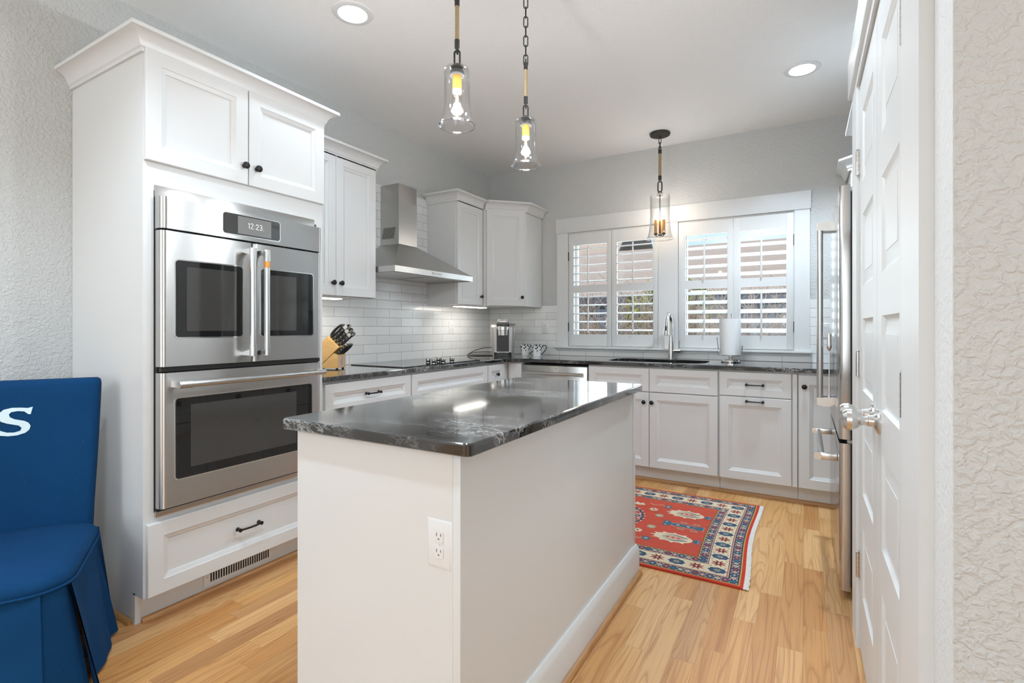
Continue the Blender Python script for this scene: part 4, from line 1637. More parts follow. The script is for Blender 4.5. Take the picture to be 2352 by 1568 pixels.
b = MB(); b.lathe([(0.008, 0), (0.008, 0.004), (0.004, 0.012), (0.0032, 0.02), (0.0032, 0.235), (0.006, 0.24), (0.010, 0.252), (0, 0.252)], (wx, wy, wz), ZU, 14)
b.build('rod', 'chrome', q)
b = MB()
b.lathe([(0.008, 0.246), (0.0115, 0.252), (0.0115, 0.262), (0.0105, 0.266), (0.0105, 0.318), (0.009, 0.322), (0, 0.322)], (wx, wy, wz), ZU, 18)
for s_ in (-1, 1):
    b.lathe([(0.006, 0), (0.006, 0.012), (0.004, 0.02), (0, 0.021)], (wx, wy+s_*0.008, wz+0.262), (0, s_, 0), 12)
b.build('head', 'nickel', q)

# cabinet over the refrigerator
t = thing('fridge_cabinet', 'white cabinet with crown molding above the refrigerator', 'cabinet', (0.58, 3.1, 1.86))
b = MB(); b.box(0.275, XR-0.002, 2.615, 3.562, 1.86, 2.275)
b.build('cabinet_body', 'cabinet_white', t)
B = basis((0.275, 0, 0), -YU, -XU)
for y0, y1, ky in ((2.62, 3.087, 3.05), (3.091, 3.557, 3.13)):
    b = MB(); b.panel(B, -y1, -y0, 1.866, 2.268, 0.02, 0.055)
    d = b.build('door', 'cabinet_white', t)
    knob((0.255, ky, 1.93), -XU, d)
b = MB(); b.sweep(CROWN, [(0.275, 2.60), (0.275, 3.562), (XR-0.003, 3.562)], -1)
b.build('crown_molding', 'cabinet_white', t)

# ------------------------------------------------------------------ pantry doors
CFX = 0.165
r = sroot('trim_5', (PX, 1.76, 0))
b = MB()
b.box(CFX, PX, DY1, 2.437, 0, DZ+0.03)
b.box(CFX, PX, 1.073, DY0, 0, DZ+0.03)
b.box(CFX, PX, DY0, DY1, DZ, DZ+0.03)
b.build('door_casing', 'trim_white', r)
b = MB(); b.box(0.152, PX, 1.05, 2.465, DZ+0.03, DZ+0.175, 0.002)
b.build('door_header', 'trim_white', r)
b = MB()
b.box(PX, PX+0.11, DY1-0.004, DY1, 0, DZ)
b.box(PX, PX+0.11, DY0, DY0+0.004, 0, DZ)
b.box(PX, PX+0.11, DY0+0.004, DY1-0.004, DZ-0.004, DZ)
b.build('door_jamb', 'trim_white', r)
MID = 1.742
DF = 0.176


def leaf(name, y0, y1, hinge_y, knob_y):
    r = sroot(name, (DF, (y0+y1)/2, 0))
    b = MB()
    zb, zt = 0.010, 2.066
    base = DF+0.010
    b.box(base, DF+0.035, y0, y1, zb, zt)
    st = 0.098
    zs = []
    z = 0.232
    ph_ = 0.2515
    gap = 0.1145
    for k in range(5):
        zs.append((z, z+ph_)); z += ph_+gap
    b.box(DF, base, y0, y0+st, zb, zt)
    b.box(DF, base, y1-st, y1, zb, zt)
    prev = zb
    for a, c in zs+[(zt, zt)]:
        b.box(DF, base, y0+st, y1-st, prev, a)
        prev = c
    for a, c in zs:
        lv = [(0, 0.0002), (0.007, 0.0062), (0.012, 0.0086), (0.018, 0.0088), (0.048, 0.0030), (0.0485, 0.0022)]
        R = [b.vs([(DF+w, y, z) for y, z in ((y0+st+i, a+i), (y1-st-i, a+i), (y1-st-i, c-i), (y0+st+i, c-i))]) for i, w in lv]
        for p, q_ in zip(R, R[1:]):
            for k in range(4):
                b.face([p[k], p[(k+1) % 4], q_[(k+1) % 4], q_[k]])
        b.face(R[-1])
    b.build('door_panel', 'door_white', r)
    b = MB()
    kp = (DF, knob_y, 0.930)
    b.lathe([(0.0335, 0), (0.0335, 0.004), (0.031, 0.008), (0.022, 0.011), (0.0165, 0.014), (0.0155, 0.026), (0.0135, 0.028), (0.0125, 0.036), (0.015, 0.044), (0.024, 0.052), (0.0295, 0.064), (0.0285, 0.076), (0.021, 0.085), (0.010, 0.089), (0, 0.0895)], kp, -XU, 36)
    b.build('door_knob', 'nickel', r)
    for zc in (1.79, 1.05, 0.31):
        b = MB()
        for k in range(5):
            b.lathe([(0.0062, 0), (0.0062, 0.0172)], (0.1695, hinge_y, zc-0.045+k*0.018), ZU, 14)
        b.lathe([(0.0042, 0), (0.0055, 0.003), (0.003, 0.006), (0, 0.006)], (0.1695, hinge_y, zc+0.045), ZU, 12)
        sgn = -1 if hinge_y > MID else 1
        b.box(0.1735, 0.1758, hinge_y, hinge_y+sgn*0.022, zc-0.045, zc+0.045)
        b.build('hinge', 'nickel', r)
leaf('door_1', MID+0.0015, DY1-0.007, DY1-0.006, MID+0.058)
leaf('door_2', DY0+0.007, MID-0.0015, DY0+0.006, MID-0.062)

# ------------------------------------------------------------------ plantation shutters
SY0, SY1 = YB-0.012, YB+0.016
def shutter(label, x0, x1, ox0, ox1, tilt, hinge_left):
    s_ = thing('shutter_panel', label, 'shutter', ((x0+x1)/2, YB, 1.013), 0, 'plantation shutters on the kitchen window')
    za, zb = 1.013, 2.082
    ops = ((1.120, 1.516), (1.586, 1.972))
    b = MB()
    b.box(x0, ox0, SY0, SY1, za, zb, 0.002)
    b.box(ox1, x1, SY0, SY1, za, zb, 0.002)
    for z0, z1 in ((za, ops[0][0]), (ops[0][1], ops[1][0]), (ops[1][1], zb)):
        b.box(ox0, ox1, SY0+0.001, SY1-0.001, z0, z1)
    b.build('shutter_frame', 'trim_white', s_)
    xc = (ox0+ox1)/2-0.01
    for z0, z1 in ops:
        n = 5
        pitch = (z1-z0)/n
        for k in range(n):
            zc = z0+pitch*(k+0.5)
            b = MB()
            pts = []
            for a in range(16):
                q = 2*PI*a/16
                pts.append((ox0+0.002, 0.0315*math.cos(q), 0.0060*math.sin(q)))
            b.prism(pts, (ox1-ox0-0.004, 0, 0))
            b.xform(Matrix.Translation((0, (SY0+SY1)/2, zc)) @ Matrix.Rotation(math.radians(tilt), 4, 'X'))
            b.build('louver', 'trim_white', s_)
        yr = (SY0+SY1)/2-0.0315*math.cos(math.radians(tilt))-0.006
        b = MB()
        dz = -0.0315*math.sin(math.radians(tilt))
        b.box(xc-0.006, xc+0.006, yr-0.005, yr+0.006, z0+pitch*0.5+dz-0.02, z1-pitch*0.5+dz+0.03, 0.003)
        b.build('tilt_rod', 'trim_white', s_)
    b = MB()
    hx_ = x0-0.001 if hinge_left else x1+0.001
    for z in (1.19, 1.87):
        if hinge_left is not None:
            b.box(hx_-0.004, hx_+0.003, SY0-0.006, SY0, z-0.042, z+0.042)
    if hinge_left is not None:
        b.build('hinge', 'iron', s_)
    else:
        b.bm.free()
shutter('white louvered shutter panel at the far left of the window', -1.974, -1.5495, -1.923, -1.591, 11, True)
shutter('white louvered shutter panel left of the middle window post', -1.5465, -1.117, -1.495, -1.163, 11, None)
shutter('white half-closed louvered shutter behind the paper towel roll', -0.945, -0.5095, -0.888, -0.553, 30, None)
shutter('white half-closed louvered shutter at the far right of the window', -0.5065, -0.073, -0.456, -0.122, 33, False)

# ------------------------------------------------------------------ ceiling lights
for i, (cx, cy) in enumerate(CANS):  # those past the second are unseen additions that brighten the room
    lb = ['round recessed ceiling light left of the pendants', 'round recessed ceiling light in front of the window, at the right'][i] if i < 2 else 'round recessed ceiling light added out of view for brightness, nearer than the pendants'
    q = thing('recessed_light', lb, 'ceiling light', (cx, cy, ZC-0.008), 0, 'recessed ceiling lights' if i < 2 else 'added recessed lights out of view')
    b = MB(); b.lathe([(0.070, 0.0035), (0.072, 0.0), (0.080, -0.001), (0.098, 0.003), (0.101, 0.008), (0.070, 0.008)], (cx, cy, ZC-0.008), ZU, 40, False, False)
    b.build('trim_ring', 'plate_white', q)
    b = MB(); b.lathe([(0.070, 0.004), (0.070, 0.006), (0, 0.006)], (cx, cy, ZC-0.008), ZU, 32)
    b.build('lens', 'led_can', q)


def link(b, c, ln, wd, r, flip, ax=ZU):
    pts = []
    s_ = YU if flip else XU
    h = ln/2-wd/2
    for k in range(9):
        a = PI*k/8
        pts.append(V(c)+s_*(wd/2*math.cos(a))+ZU*(h+wd/2*math.sin(a)))
    for k in range(9):
        a = PI+PI*k/8
        pts.append(V(c)+s_*(wd/2*math.cos(a))+ZU*(-h+wd/2*math.sin(a)))
    b.tube(pts, r, 8, closed=True)


def mini_pendant(label, x, y, yaw):
    q = thing('pendant_light', label, 'pendant light', (x, y, 1.853), yaw, 'glass bell pendants over the island')
    o = 1.853
    b = MB(); b.lathe([(0, 0.925), (0.058, 0.925), (0.062, 0.918), (0.060, 0.910), (0.012, 0.904), (0, 0.900)], (0, 0, 0), ZU, 32)
    b.build('canopy', 'iron', q, local=True)
    b = MB()
    z = 0.415
    k = 0
    while z < 0.895:
        link(b, (0, 0, z+0.0225), 0.045, 0.0165, 0.0024, k % 2)
        z += 0.0395; k += 1
    b.build('chain', 'iron', q, local=True)
    for z0 in (0.258, 0.398):
        b = MB(); b.lathe([(0.0070, z0), (0.0082, z0+0.0005), (0.0086, z0+0.028), (0.0070, z0+0.0285)], (0, 0, 0), ZU, 18)
        link(b, (0, 0, z0+(0.030 if z0 > 0.3 else -0.004)), 0.028, 0.014, 0.0026, 1)
        b.build('ferrule', 'iron', q, local=True)
    b = MB(); b.tube([(0, 0, 0.284), (0, 0, 0.400)], 0.0068, 16)
    b.build('rope', 'rope', q, local=True)
    b = MB()
    link(b, (0, 0, 0.222), 0.058, 0.019, 0.0033, 0)
    for k in range(1):
        b.tube([(0.0085, 0, 0.200), (0.004, 0.003, 0.205), (-0.004, 0.003, 0.205), (-0.0085, 0, 0.200)], 0.003, 8)
    b.tube([V((0.009*math.cos(a), 0, 0.196+0.011*math.sin(a))) for a in [PI*k/8 for k in range(9)]], 0.003, 8)
    b.lathe([(0.020, 0.194), (0.020, 0.1965), (0, 0.1965)], (0, 0, 0), ZU, 24)
    b.build('hook', 'iron', q, local=True)
    b = MB()
    b.lathe([(0.0610, 0.0), (0.0612, 0.0025), (0.0585, 0.0060), (0.0530, 0.018), (0.0475, 0.038), (0.0435, 0.066), (0.0422, 0.10), (0.0422, 0.162), (0.0435, 0.166), (0.0445, 0.174), (0.0435, 0.184), (0.040, 0.190), (0.020, 0.194),
             (0.012, 0.194), (0.012, 0.1905), (0.038, 0.187), (0.0405, 0.176), (0.0400, 0.162), (0.0400, 0.10), (0.0412, 0.066), (0.0452, 0.038), (0.0508, 0.018), (0.0562, 0.005), (0.0610, 0.0)], (0, 0, 0), ZU, 40, False, False)
    gs = b.build('glass_shade', 'shade_glass', q, local=True)
    b = MB(); b.tube([(0.0602*math.cos(2*PI*k/40), 0.0602*math.sin(2*PI*k/40), 0.0015) for k in range(40)], 0.0024, 10, closed=True)
    b.build('shade_rim', 'rim_glass', gs, local=True)
    b = MB(); b.lathe([(0.024, 0.166), (0.026, 0.170), (0.022, 0.182), (0.010, 0.186), (0, 0.186)], (0, 0, 0), ZU, 24)
    b.build('socket_cup', 'iron', q, local=True)
    b = MB(); b.lathe([(0.0148, 0.121), (0.0150, 0.122), (0.0150, 0.167), (0.0140, 0.168)], (0, 0, 0), ZU, 24)
    b.build('socket_sleeve', 'socket_copper', q, local=True)
    b = MB(); b.lathe([(0, 0.024), (0.003, 0.026), (0.009, 0.046), (0.0155, 0.066), (0.0175, 0.080), (0.0165, 0.094), (0.0130, 0.108), (0.0125, 0.121)], (0, 0, 0), ZU, 24, False, True)
    bl = b.build('bulb', 'shade_glass', q, local=True)
    b = MB(); b.lathe([(0, 0.040), (0.0042, 0.046), (0.0050, 0.07), (0.0042, 0.098), (0, 0.104)], (0, 0, 0), ZU, 12)
    b.build('filament', 'filament', bl, local=True)
    b = MB(); b.lathe([(0.0125, 0.110), (0.0150, 0.112), (0.0150, 0.1205), (0, 0.1205)], (0, 0, 0), ZU, 20)
    b.build('bulb_collar', 'paper', bl, local=True)
    lamp('POINT', 'bulb_lamp', (x, y, o+0.078), 16, (0.90, 0.97, 1.04), size=0.02)


mini_pendant('clear glass bell pendant over the island, nearer one', -1.0, 1.364, 0.3)
mini_pendant('clear glass bell pendant over the island, farther one hung on a visible chain', -1.0, 1.842, 0.6)

# three-candle lantern over the sink
LPX, LPY, LZ = -1.028, 4.200, 1.909
q = thing('pendant_lantern', 'glass bell lantern with three candle bulbs hanging above the sink', 'pendant light', (LPX, LPY, LZ))
def at(z): return (LPX, LPY, LZ+z)
b = MB(); b.lathe([(0, 0.869), (0.078, 0.869), (0.082, 0.862), (0.078, 0.850), (0.070, 0.846), (0.012, 0.838), (0.008, 0.830), (0, 0.828)], at(0), ZU, 40)
b.build('canopy', 'iron', q)
b = MB()
for k in range(3):
    link(b, at(0.806-k*0.034), 0.044, 0.018, 0.003, k % 2)
b.build('chain', 'iron', q)
for z0 in (0.485, 0.700):
    b = MB(); b.lathe([(0.012, z0), (0.0135, z0+0.001), (0.0135, z0+0.034), (0.012, z0+0.035)], at(0), ZU, 18)
    link(b, at(z0+(0.036 if z0 > 0.6 else -0.003)), 0.026, 0.014, 0.003, 0)
    b.build('ferrule', 'iron', q)
b = MB(); b.tube([at(0.515), at(0.705)], 0.0118, 18)
b.build('rope', 'rope', q)
b = MB(); link(b, at(0.430), 0.085, 0.032, 0.0052, 0)
b.tube([V(at(0.366))+V((0.016*math.cos(a), 0, 0.025*math.sin(a))) for a in [PI*k/8 for k in range(9)]], 0.0045, 10)
b.lathe([(0.03, 0.360), (0.03, 0.364), (0, 0.364)], at(0), ZU, 24)
b.build('hook', 'iron', q)
b = MB()
b.lathe([(0.1090, 0.0), (0.1092, 0.004), (0.105, 0.010), (0.096, 0.030), (0.088, 0.065), (0.082, 0.12), (0.0785, 0.18), (0.0785, 0.325), (0.080, 0.335), (0.080, 0.352), (0.076, 0.360), (0.02, 0.361),
         (0.02, 0.356), (0.073, 0.354), (0.076, 0.345), (0.0755, 0.325), (0.0755, 0.18), (0.079, 0.12), (0.085, 0.065), (0.093, 0.030), (0.102, 0.009), (0.1090, 0.0)], at(0), ZU, 48, False, False)
gs = b.build('glass_shade', 'shade_glass', q)
b = MB(); b.tube([V(at(0.002))+V((0.1075*math.cos(2*PI*k/48), 0.1075*math.sin(2*PI*k/48), 0)) for k in range(48)], 0.0032, 10, closed=True)
b.build('shade_rim', 'rim_glass', gs)
b = MB(); b.tube([at(0.03), at(0.36)], 0.005, 12)
b.lathe([(0, 0.012), (0.014, 0.018), (0.016, 0.036), (0.006, 0.046), (0, 0.046)], at(0), ZU, 18)
for k in range(3):
    a = math.radians(100+120*k)
    d_ = V((math.cos(a), math.sin(a), 0))
    b.tube([V(at(0.028)), V(at(0.022))+d_*0.02, V(at(0.022))+d_*0.033, V(at(0.034))+d_*0.036], 0.0035, 8)
    b.lathe([(0.006, 0.030), (0.0145, 0.036), (0.0150, 0.046), (0, 0.046)], V(at(0))+d_*0.036, ZU, 16)
b.build('candle_frame', 'iron', q)
for k in range(3):
    a = math.radians(100+120*k)
    d_ = V((math.cos(a), math.sin(a), 0))
    b = MB(); b.lathe([(0.0125, 0.046), (0.0128, 0.15), (0.0115, 0.158), (0, 0.158)], V(at(0))+d_*0.036, ZU, 18)
    cn = b.build('candle', 'candle_rope', q)
    b = MB(); b.lathe([(0.008, 0.158), (0.0125, 0.170), (0.0140, 0.184), (0.011, 0.202), (0.004, 0.220), (0, 0.226)], V(at(0))+d_*0.036, ZU, 16)
    b.build('bulb', 'filament', cn)
lamp('POINT', 'lantern_lamp', at(0.245), 3.6, (0.93, 0.97, 1.0), size=0.05)

# ------------------------------------------------------------------ rug
rg = thing('rug', 'red patterned oriental rug with cream floral border on the wood floor', 'rug', (-1.14, 3.10, 0))
RX1, RX0, RY0, RY1 = -0.250, -2.02, 2.495, 3.712
def edge_x(y):
    return RX1+0.010*math.sin((y-2.2)*5.2)-0.012*(y-2.5)
b = MB()
N = 40
ys = [RY0+(RY1-RY0)*k/N for k in range(N+1)]
top0 = b.vs([(RX0, y, 0.0085) for y in ys]); top1 = b.vs([(edge_x(y), y, 0.0085) for y in ys])
bot0 = b.vs([(RX0, y, 0.0008) for y in ys]); bot1 = b.vs([(edge_x(y), y, 0.0008) for y in ys])
for k in range(N):
    b.face([top0[k], top1[k], top1[k+1], top0[k+1]])
    b.face([bot0[k], bot0[k+1], bot1[k+1], bot1[k]])
    b.face([top1[k], bot1[k], bot1[k+1], top1[k+1]])
    b.face([top0[k], top0[k+1], bot0[k+1], bot0[k]])
b.face([top0[0], bot0[0], bot1[0], top1[0]])
b.face([top0[-1], top1[-1], bot1[-1], bot0[-1]])
RC = ['rug_edge', 'rug_red', 'rug_cream', 'rug_navy', 'rug_teal', 'rug_gold', 'rug_pink', 'rug_black', 'rug_sage', 'rug_crimson']
CI = {k[4:]: i for i, k in enumerate(RC)}
LAY = [0.0088]


def warp(x, y):
    k = max(0.0, (x-(-1.6))/1.35)
    return x+(edge_x(y)-RX1)*min(1.0, k), y


def rp(col, pts, lay):
    b.mi = CI[col]
    f = b.face(b.vs([warp(x, y)+(0.0085+0.00022*lay,) for x, y in pts]))
    b.mi = 0


def rect(col, x0, x1, y0, y1, lay):
    n = max(1, int((y1-y0)/0.12))
    for k in range(n):
        a, c = y0+(y1-y0)*k/n, y0+(y1-y0)*(k+1)/n
        rp(col, [(x0, a), (x1, a), (x1, c), (x0, c)], lay)


def frame(col, i0, i1, lay):
    """band between insets i0 and i1 measured from the rug edge"""
    x0, x1, y0, y1 = RX0, RX1, RY0, RY1
    rect(col, x0+i0, x1-i0, y0+i0, y0+i1, lay); rect(col, x0+i0, x1-i0, y1-i1, y1-i0, lay)
    rect(col, x0+i0, x0+i1, y0+i1, y1-i1, lay); rect(col, x1-i1, x1-i0, y0+i1, y1-i1, lay)


frame('gold', 0.016, 0.022, 1)
frame('black', 0.022, 0.025, 1)
frame('navy', 0.025, 0.066, 1)
frame('black', 0.066, 0.069, 1)
frame('pink', 0.069, 0.075, 1)
frame('black', 0.075, 0.078, 1)
frame('cream', 0.078, 0.168, 1)
frame('black', 0.168, 0.171, 1)
frame('pink', 0.171, 0.176, 1)
frame('navy', 0.176, 0.218, 1)
frame('gold', 0.218, 0.223, 1)
frame('black', 0.223, 0.226, 1)
rect('red', RX0+0.226, RX1-0.226, RY0+0.226, RY1-0.226, 1)


def star(col, cx, cy, r, n, inner, lay, sx=1, sy=1, rot=0):
    pts = []
    for k in range(2*n):
        a = rot+PI*k/n
        q = r if k % 2 == 0 else r*inner
        pts.append((cx+q*math.cos(a)*sx, cy+q*math.sin(a)*sy))
    rp(col, pts, lay)


def oval(col, cx, cy, rx, ry, lay, n=18, wob_=0.0, k_=8):
    rp(col, [(cx+rx*(1+wob_*math.cos(k_*2*PI*k/n/1))*math.cos(2*PI*k/n), cy+ry*(1+wob_*math.cos(k_*2*PI*k/n))*math.sin(2*PI*k/n)) for k in range(n)], lay)


def guard(i0, i1):
    """small running flower squares in a guard band"""
    w_ = i1-i0
    m = (i0+i1)/2
    step = w_*0.82
    cols = ['teal', 'crimson', 'cream', 'teal', 'pink', 'crimson', 'cream', 'sage']
    def one(x, y, k):
        c = cols[k % len(cols)]
        star(c, x, y, w_*0.42, 4, 0.55, 2, rot=PI/4*(k % 2))
        oval(cols[(k+3) % len(cols)], x, y, w_*0.13, w_*0.13, 3, 8)
        for dx, dy in ((1, 1), (-1, 1), (1, -1), (-1, -1)):
            oval('cream' if (k+dx) % 2 else 'pink', x+dx*w_*0.36, y+dy*w_*0.36, w_*0.085, w_*0.085, 2, 6)
    k = 0
    x = RX1-m
    while x > RX0+m:
        one(x, RY0+m, k); one(x, RY1-m, k+2); x -= step; k += 1
    y = RY0+m+step
    while y < RY1-m-step*0.5:
        one(RX1-m, y, k); one(RX0+m, y, k+3); y += step; k += 1
guard(0.025, 0.066)
guard(0.176, 0.218)


def border_flower(cx, cy, k, vert):
    if k % 2 == 0:
        rx, ry = (0.041, 0.030) if vert else (0.040, 0.030)
        oval('navy', cx, cy, rx, ry, 2, 24, 0.10, 8)
        star('teal', cx, cy, 0.026, 8, 0.7, 3)
        star('sage', cx, cy, 0.016, 6, 0.6, 4)
        star('crimson', cx, cy, 0.009, 4, 0.5, 5)
    else:
        for a in range(8):
            q = PI/8+a*PI/4
            tx, ty = cx+0.040*math.cos(q), cy+0.036*math.sin(q)
            rp('crimson', [(cx+0.010*math.cos(q-0.5), cy+0.010*math.sin(q-0.5)), (cx+0.028*math.cos(q-0.22), cy+0.026*math.sin(q-0.22)), (tx, ty), (cx+0.026*math.cos(q+0.2), cy+0.024*math.sin(q+0.2)), (cx+0.010*math.cos(q+0.5), cy+0.010*math.sin(q+0.5))], 2)
        star('crimson', cx, cy, 0.016, 8, 0.7, 2)
        star('cream', cx, cy, 0.010, 4, 0.5, 3)
mid = 0.123
y = RY0+mid
k = 0
n_ = 12
for k in range(n_+1):
    yy = RY0+mid+(RY1-RY0-2*mid)*k/n_
    border_flower(RX1-mid, yy, k, True)
    border_flower(RX0+mid, yy, k, True)
    if k < n_:
        y2 = yy+(RY1-RY0-2*mid)/n_/2
        for s2 in (-1, 1):
            oval('sage', RX1-mid+s2*0.034, y2, 0.006, 0.008, 2, 8)
n2 = 16
for k in range(1, n2):
    xx = RX1-mid-(RX1-RX0-2*mid)*k/n2
    border_flower(xx, RY0+mid, k, False)
    border_flower(xx, RY1-mid, k, False)
FY = (RY0+RY1)/2
XE = RX1-0.226
# field: palmettes, vase motif, small flowers and the central medallion
for s2 in (-1, 1):
    cx, cy = XE-0.155, FY+s2*0.20
    pts = []
    for k in range(48):
        a = 2*PI*k/48
        sp_ = 1.0 + (0.26 if (k % 4 == 0 and math.cos(a) < 0.55) else 0.0)
        pts.append((cx+0.105*sp_*math.cos(a), cy+0.058*sp_*math.sin(a)))
    rp('cream', pts, 2)
    rp('navy', [(cx-0.075, cy+0.030), (cx+0.01, cy+0.044), (cx+0.085, cy+0.018), (cx+0.07, cy+0.012), (cx+0.01, cy+0.034)], 3)
    rp('navy', [(cx-0.075, cy-0.030), (cx+0.01, cy-0.044), (cx+0.085, cy-0.018), (cx+0.07, cy-0.012), (cx+0.01, cy-0.034)], 3)
    oval('sage', cx, cy, 0.062, 0.026, 3, 20)
    oval('pink', cx+0.005, cy, 0.048, 0.019, 4, 20)
    for kx in (-0.03, 0.0, 0.03):
        star('red', cx+kx, cy, 0.013, 4, 0.5, 5)
    hx2 = cx+0.122
    rp('teal', [(hx2-0.014, cy-0.016), (hx2+0.012, cy-0.03), (hx2+0.026, cy-0.022), (hx2+0.028, cy-0.008), (hx2+0.014, cy), (hx2+0.028, cy+0.008), (hx2+0.026, cy+0.022), (hx2+0.012, cy+0.03), (hx2-0.014, cy+0.016)], 3)
    oval('pink', hx2+0.014, cy+0.014, 0.006, 0.005, 4, 8); oval('pink', hx2+0.014, cy-0.014, 0.006, 0.005, 4, 8)
cy = FY
v0 = XE-0.02
rp('teal', [(v0, cy-0.030), (v0, cy+0.030), (v0-0.03, cy+0.026), (v0-0.055, cy+0.014), (v0-0.085, cy+0.030), (v0-0.115, cy+0.016), (v0-0.145, cy+0.030), (v0-0.185, cy+0.012), (v0-0.195, cy+0.040), (v0-0.235, cy+0.040), (v0-0.228, cy), (v0-0.235, cy-0.040), (v0-0.195, cy-0.040), (v0-0.185, cy-0.012), (v0-0.145, cy-0.030), (v0-0.115, cy-0.016), (v0-0.085, cy-0.030), (v0-0.055, cy-0.014), (v0-0.03, cy-0.026)], 3)
rp('pink', [(v0+0.003, cy-0.034), (v0+0.003, cy+0.034), (v0-0.055, cy+0.020), (v0-0.085, cy+0.036), (v0-0.115, cy+0.020), (v0-0.145, cy+0.036), (v0-0.19, cy+0.017), (v0-0.19, cy-0.017), (v0-0.145, cy-0.036), (v0-0.115, cy-0.020), (v0-0.085, cy-0.036), (v0-0.055, cy-0.020)], 2)
for xx in (v0-0.145, v0-0.085):
    star('navy', xx, cy, 0.022, 8, 0.7, 4); star('cream', xx, cy, 0.015, 8, 0.45, 5); oval('crimson', xx, cy, 0.004, 0.004, 6, 8)
for s2 in (-1, 1):
    star('cream', v0-0.215, cy+s2*0.022, 0.010, 4, 0.4, 4)
    for xx in (v0-0.12, v0-0.045):
        oval('sage', xx, cy+s2*0.052, 0.022, 0.010, 2, 12); oval('red', xx, cy+s2*0.052, 0.012, 0.005, 3, 10)
for fx, fy, c in ((XE-0.30, FY+0.10, 'sage'), (XE-0.30, FY-0.10, 'sage'), (XE-0.36, FY+0.19, 'cream'), (XE-0.36, FY-0.19, 'cream'), (XE-0.29, FY+0.28, 'teal'), (XE-0.29, FY-0.28, 'teal')):
    star(c, fx, fy, 0.032, 8, 0.62, 2); star('cream' if c != 'cream' else 'crimson', fx, fy, 0.014, 8, 0.45, 3); oval('navy', fx, fy, 0.004, 0.004, 4, 8)
for s2 in (-1, 1):
    for kx in range(8):
        xx = XE-0.315-kx*0.013
        yy = FY+s2*(0.285+0.012*math.sin(kx*1.0))
        oval('cream', xx, yy, 0.007, 0.0035, 2, 8)
    rp('cream', [(XE-0.43, FY+s2*0.245), (XE-0.455, FY+s2*0.28), (XE-0.47, FY+s2*0.262), (XE-0.495, FY+s2*0.285), (XE-0.50, FY+s2*0.262), (XE-0.525, FY+s2*0.265), (XE-0.505, FY+s2*0.235), (XE-0.47, FY+s2*0.228)], 2)
mx_ = XE-0.56
for ry_, c, lay in ((0.215, 'navy', 2), (0.195, 'pink', 3), (0.130, 'cream', 4)):
    pts = []
    for k in range(40):
        a = 2*PI*k/40
        st_ = 1.0 if k % 2 else 0.95
        pts.append((mx_+ry_*0.88*st_*math.cos(a), FY+ry_*0.92*st_*math.sin(a)))
    rp(c, pts, lay)
for k in range(28):
    a = 2*PI*k/28
    oval('cream', mx_+0.186*math.cos(a), FY+0.196*math.sin(a), 0.007, 0.007, 4, 8)
for k in range(16):
    a = 2*PI*(k+0.5)/16
    star('crimson' if k % 2 else 'navy', mx_+0.142*math.cos(a), FY+0.150*math.sin(a), 0.025, 4, 0.7, 4)
    star('cream', mx_+0.142*math.cos(a), FY+0.150*math.sin(a), 0.009, 4, 0.5, 5)
rp('navy', [(mx_+0.085, FY), (mx_, FY+0.07), (mx_-0.085, FY), (mx_, FY-0.07)], 5)
rp('pink', [(mx_+0.068, FY), (mx_, FY+0.055), (mx_-0.068, FY), (mx_, FY-0.055)], 6)
for dx in (-0.03, 0, 0.03):
    star('crimson', mx_+dx, FY, 0.014, 6, 0.5, 7)
b.build('pile', RC, rg)
b = MB()
random.seed(5)
y = RY0+0.002
while y < RY1-0.004:
    e0 = edge_x(y)
    ln = 0.020+random.uniform(-0.002, 0.003)
    b.tube([(e0-0.001, y, 0.006), (e0+ln*0.6, y+random.uniform(-0.001, 0.001), 0.0065), (e0+ln, y+random.uniform(-0.002, 0.002), 0.0035)], 0.0034, 6)
    y += 0.0056
fg = b.build('fringe', 'rug_fringe', rg)
fg['kind'] = 'stuff'

# ------------------------------------------------------------------ slipcovered chair
CR = math.radians(-29.4)
ch = thing('dining_chair', 'navy slipcovered dining chair with a white letter on its back, beside the oven tower', 'chair', (-2.53, 0.69, 0), CR)
def rk(z): return 0.05*(0.985-z)/0.545
SM = 'navy_cloth'


def lofted(b, rings):
    R = [b.vs(r_) for r_ in rings]
    n = len(R[0])
    for a, c in zip(R, R[1:]):
        for i in range(n):
            b.face([a[i], a[(i+1) % n], c[(i+1) % n], c[i]])
    b.face(R[0][::-1]); b.face(R[-1])


b = MB()
rings = []
for z, wd, th, r in ((0.40, 0.470, 0.075, 0.020), (0.50, 0.474, 0.077, 0.020), (0.70, 0.490, 0.080, 0.020), (0.90, 0.502, 0.080, 0.020), (0.962, 0.504, 0.080, 0.020), (0.978, 0.500, 0.072, 0.020), (0.985, 0.484, 0.052, 0.016)):
    x1 = rk(z)
    bul = 0.0
    rings.append(b.rpoly((x1-0.04, 0, z), YU, -XU, wd, th, r, 4))
lofted(b, rings)
b.build('back_cover', SM, ch, local=True, ang=50)
b = MB()
rings = []
def seat_ring(z, ins, r):
    return b.rpoly((0.272, 0, z), YU, -XU, 0.525-2*ins, 0.555-2*ins, r, 7)
for z, ins, r in ((0.300, 0.012, 0.09), (0.385, 0.004, 0.10), (0.402, -0.002, 0.105), (0.418, 0.000, 0.10), (0.434, 0.012, 0.10), (0.446, 0.040, 0.10), (0.454, 0.085, 0.10), (0.460, 0.150, 0.08), (0.462, 0.215, 0.04)):
    rings.append(seat_ring(z, ins, r))
lofted(b, rings)
b.build('seat_cover', SM, ch, local=True, ang=60)
b = MB()
b.tube([p for p in b.rpoly((0.272, 0, 0.395), YU, -XU, 0.533, 0.563, 0.107, 7)], 0.0045, 8, closed=True)
b.build('seat_piping', SM, ch, local=True, ang=60)
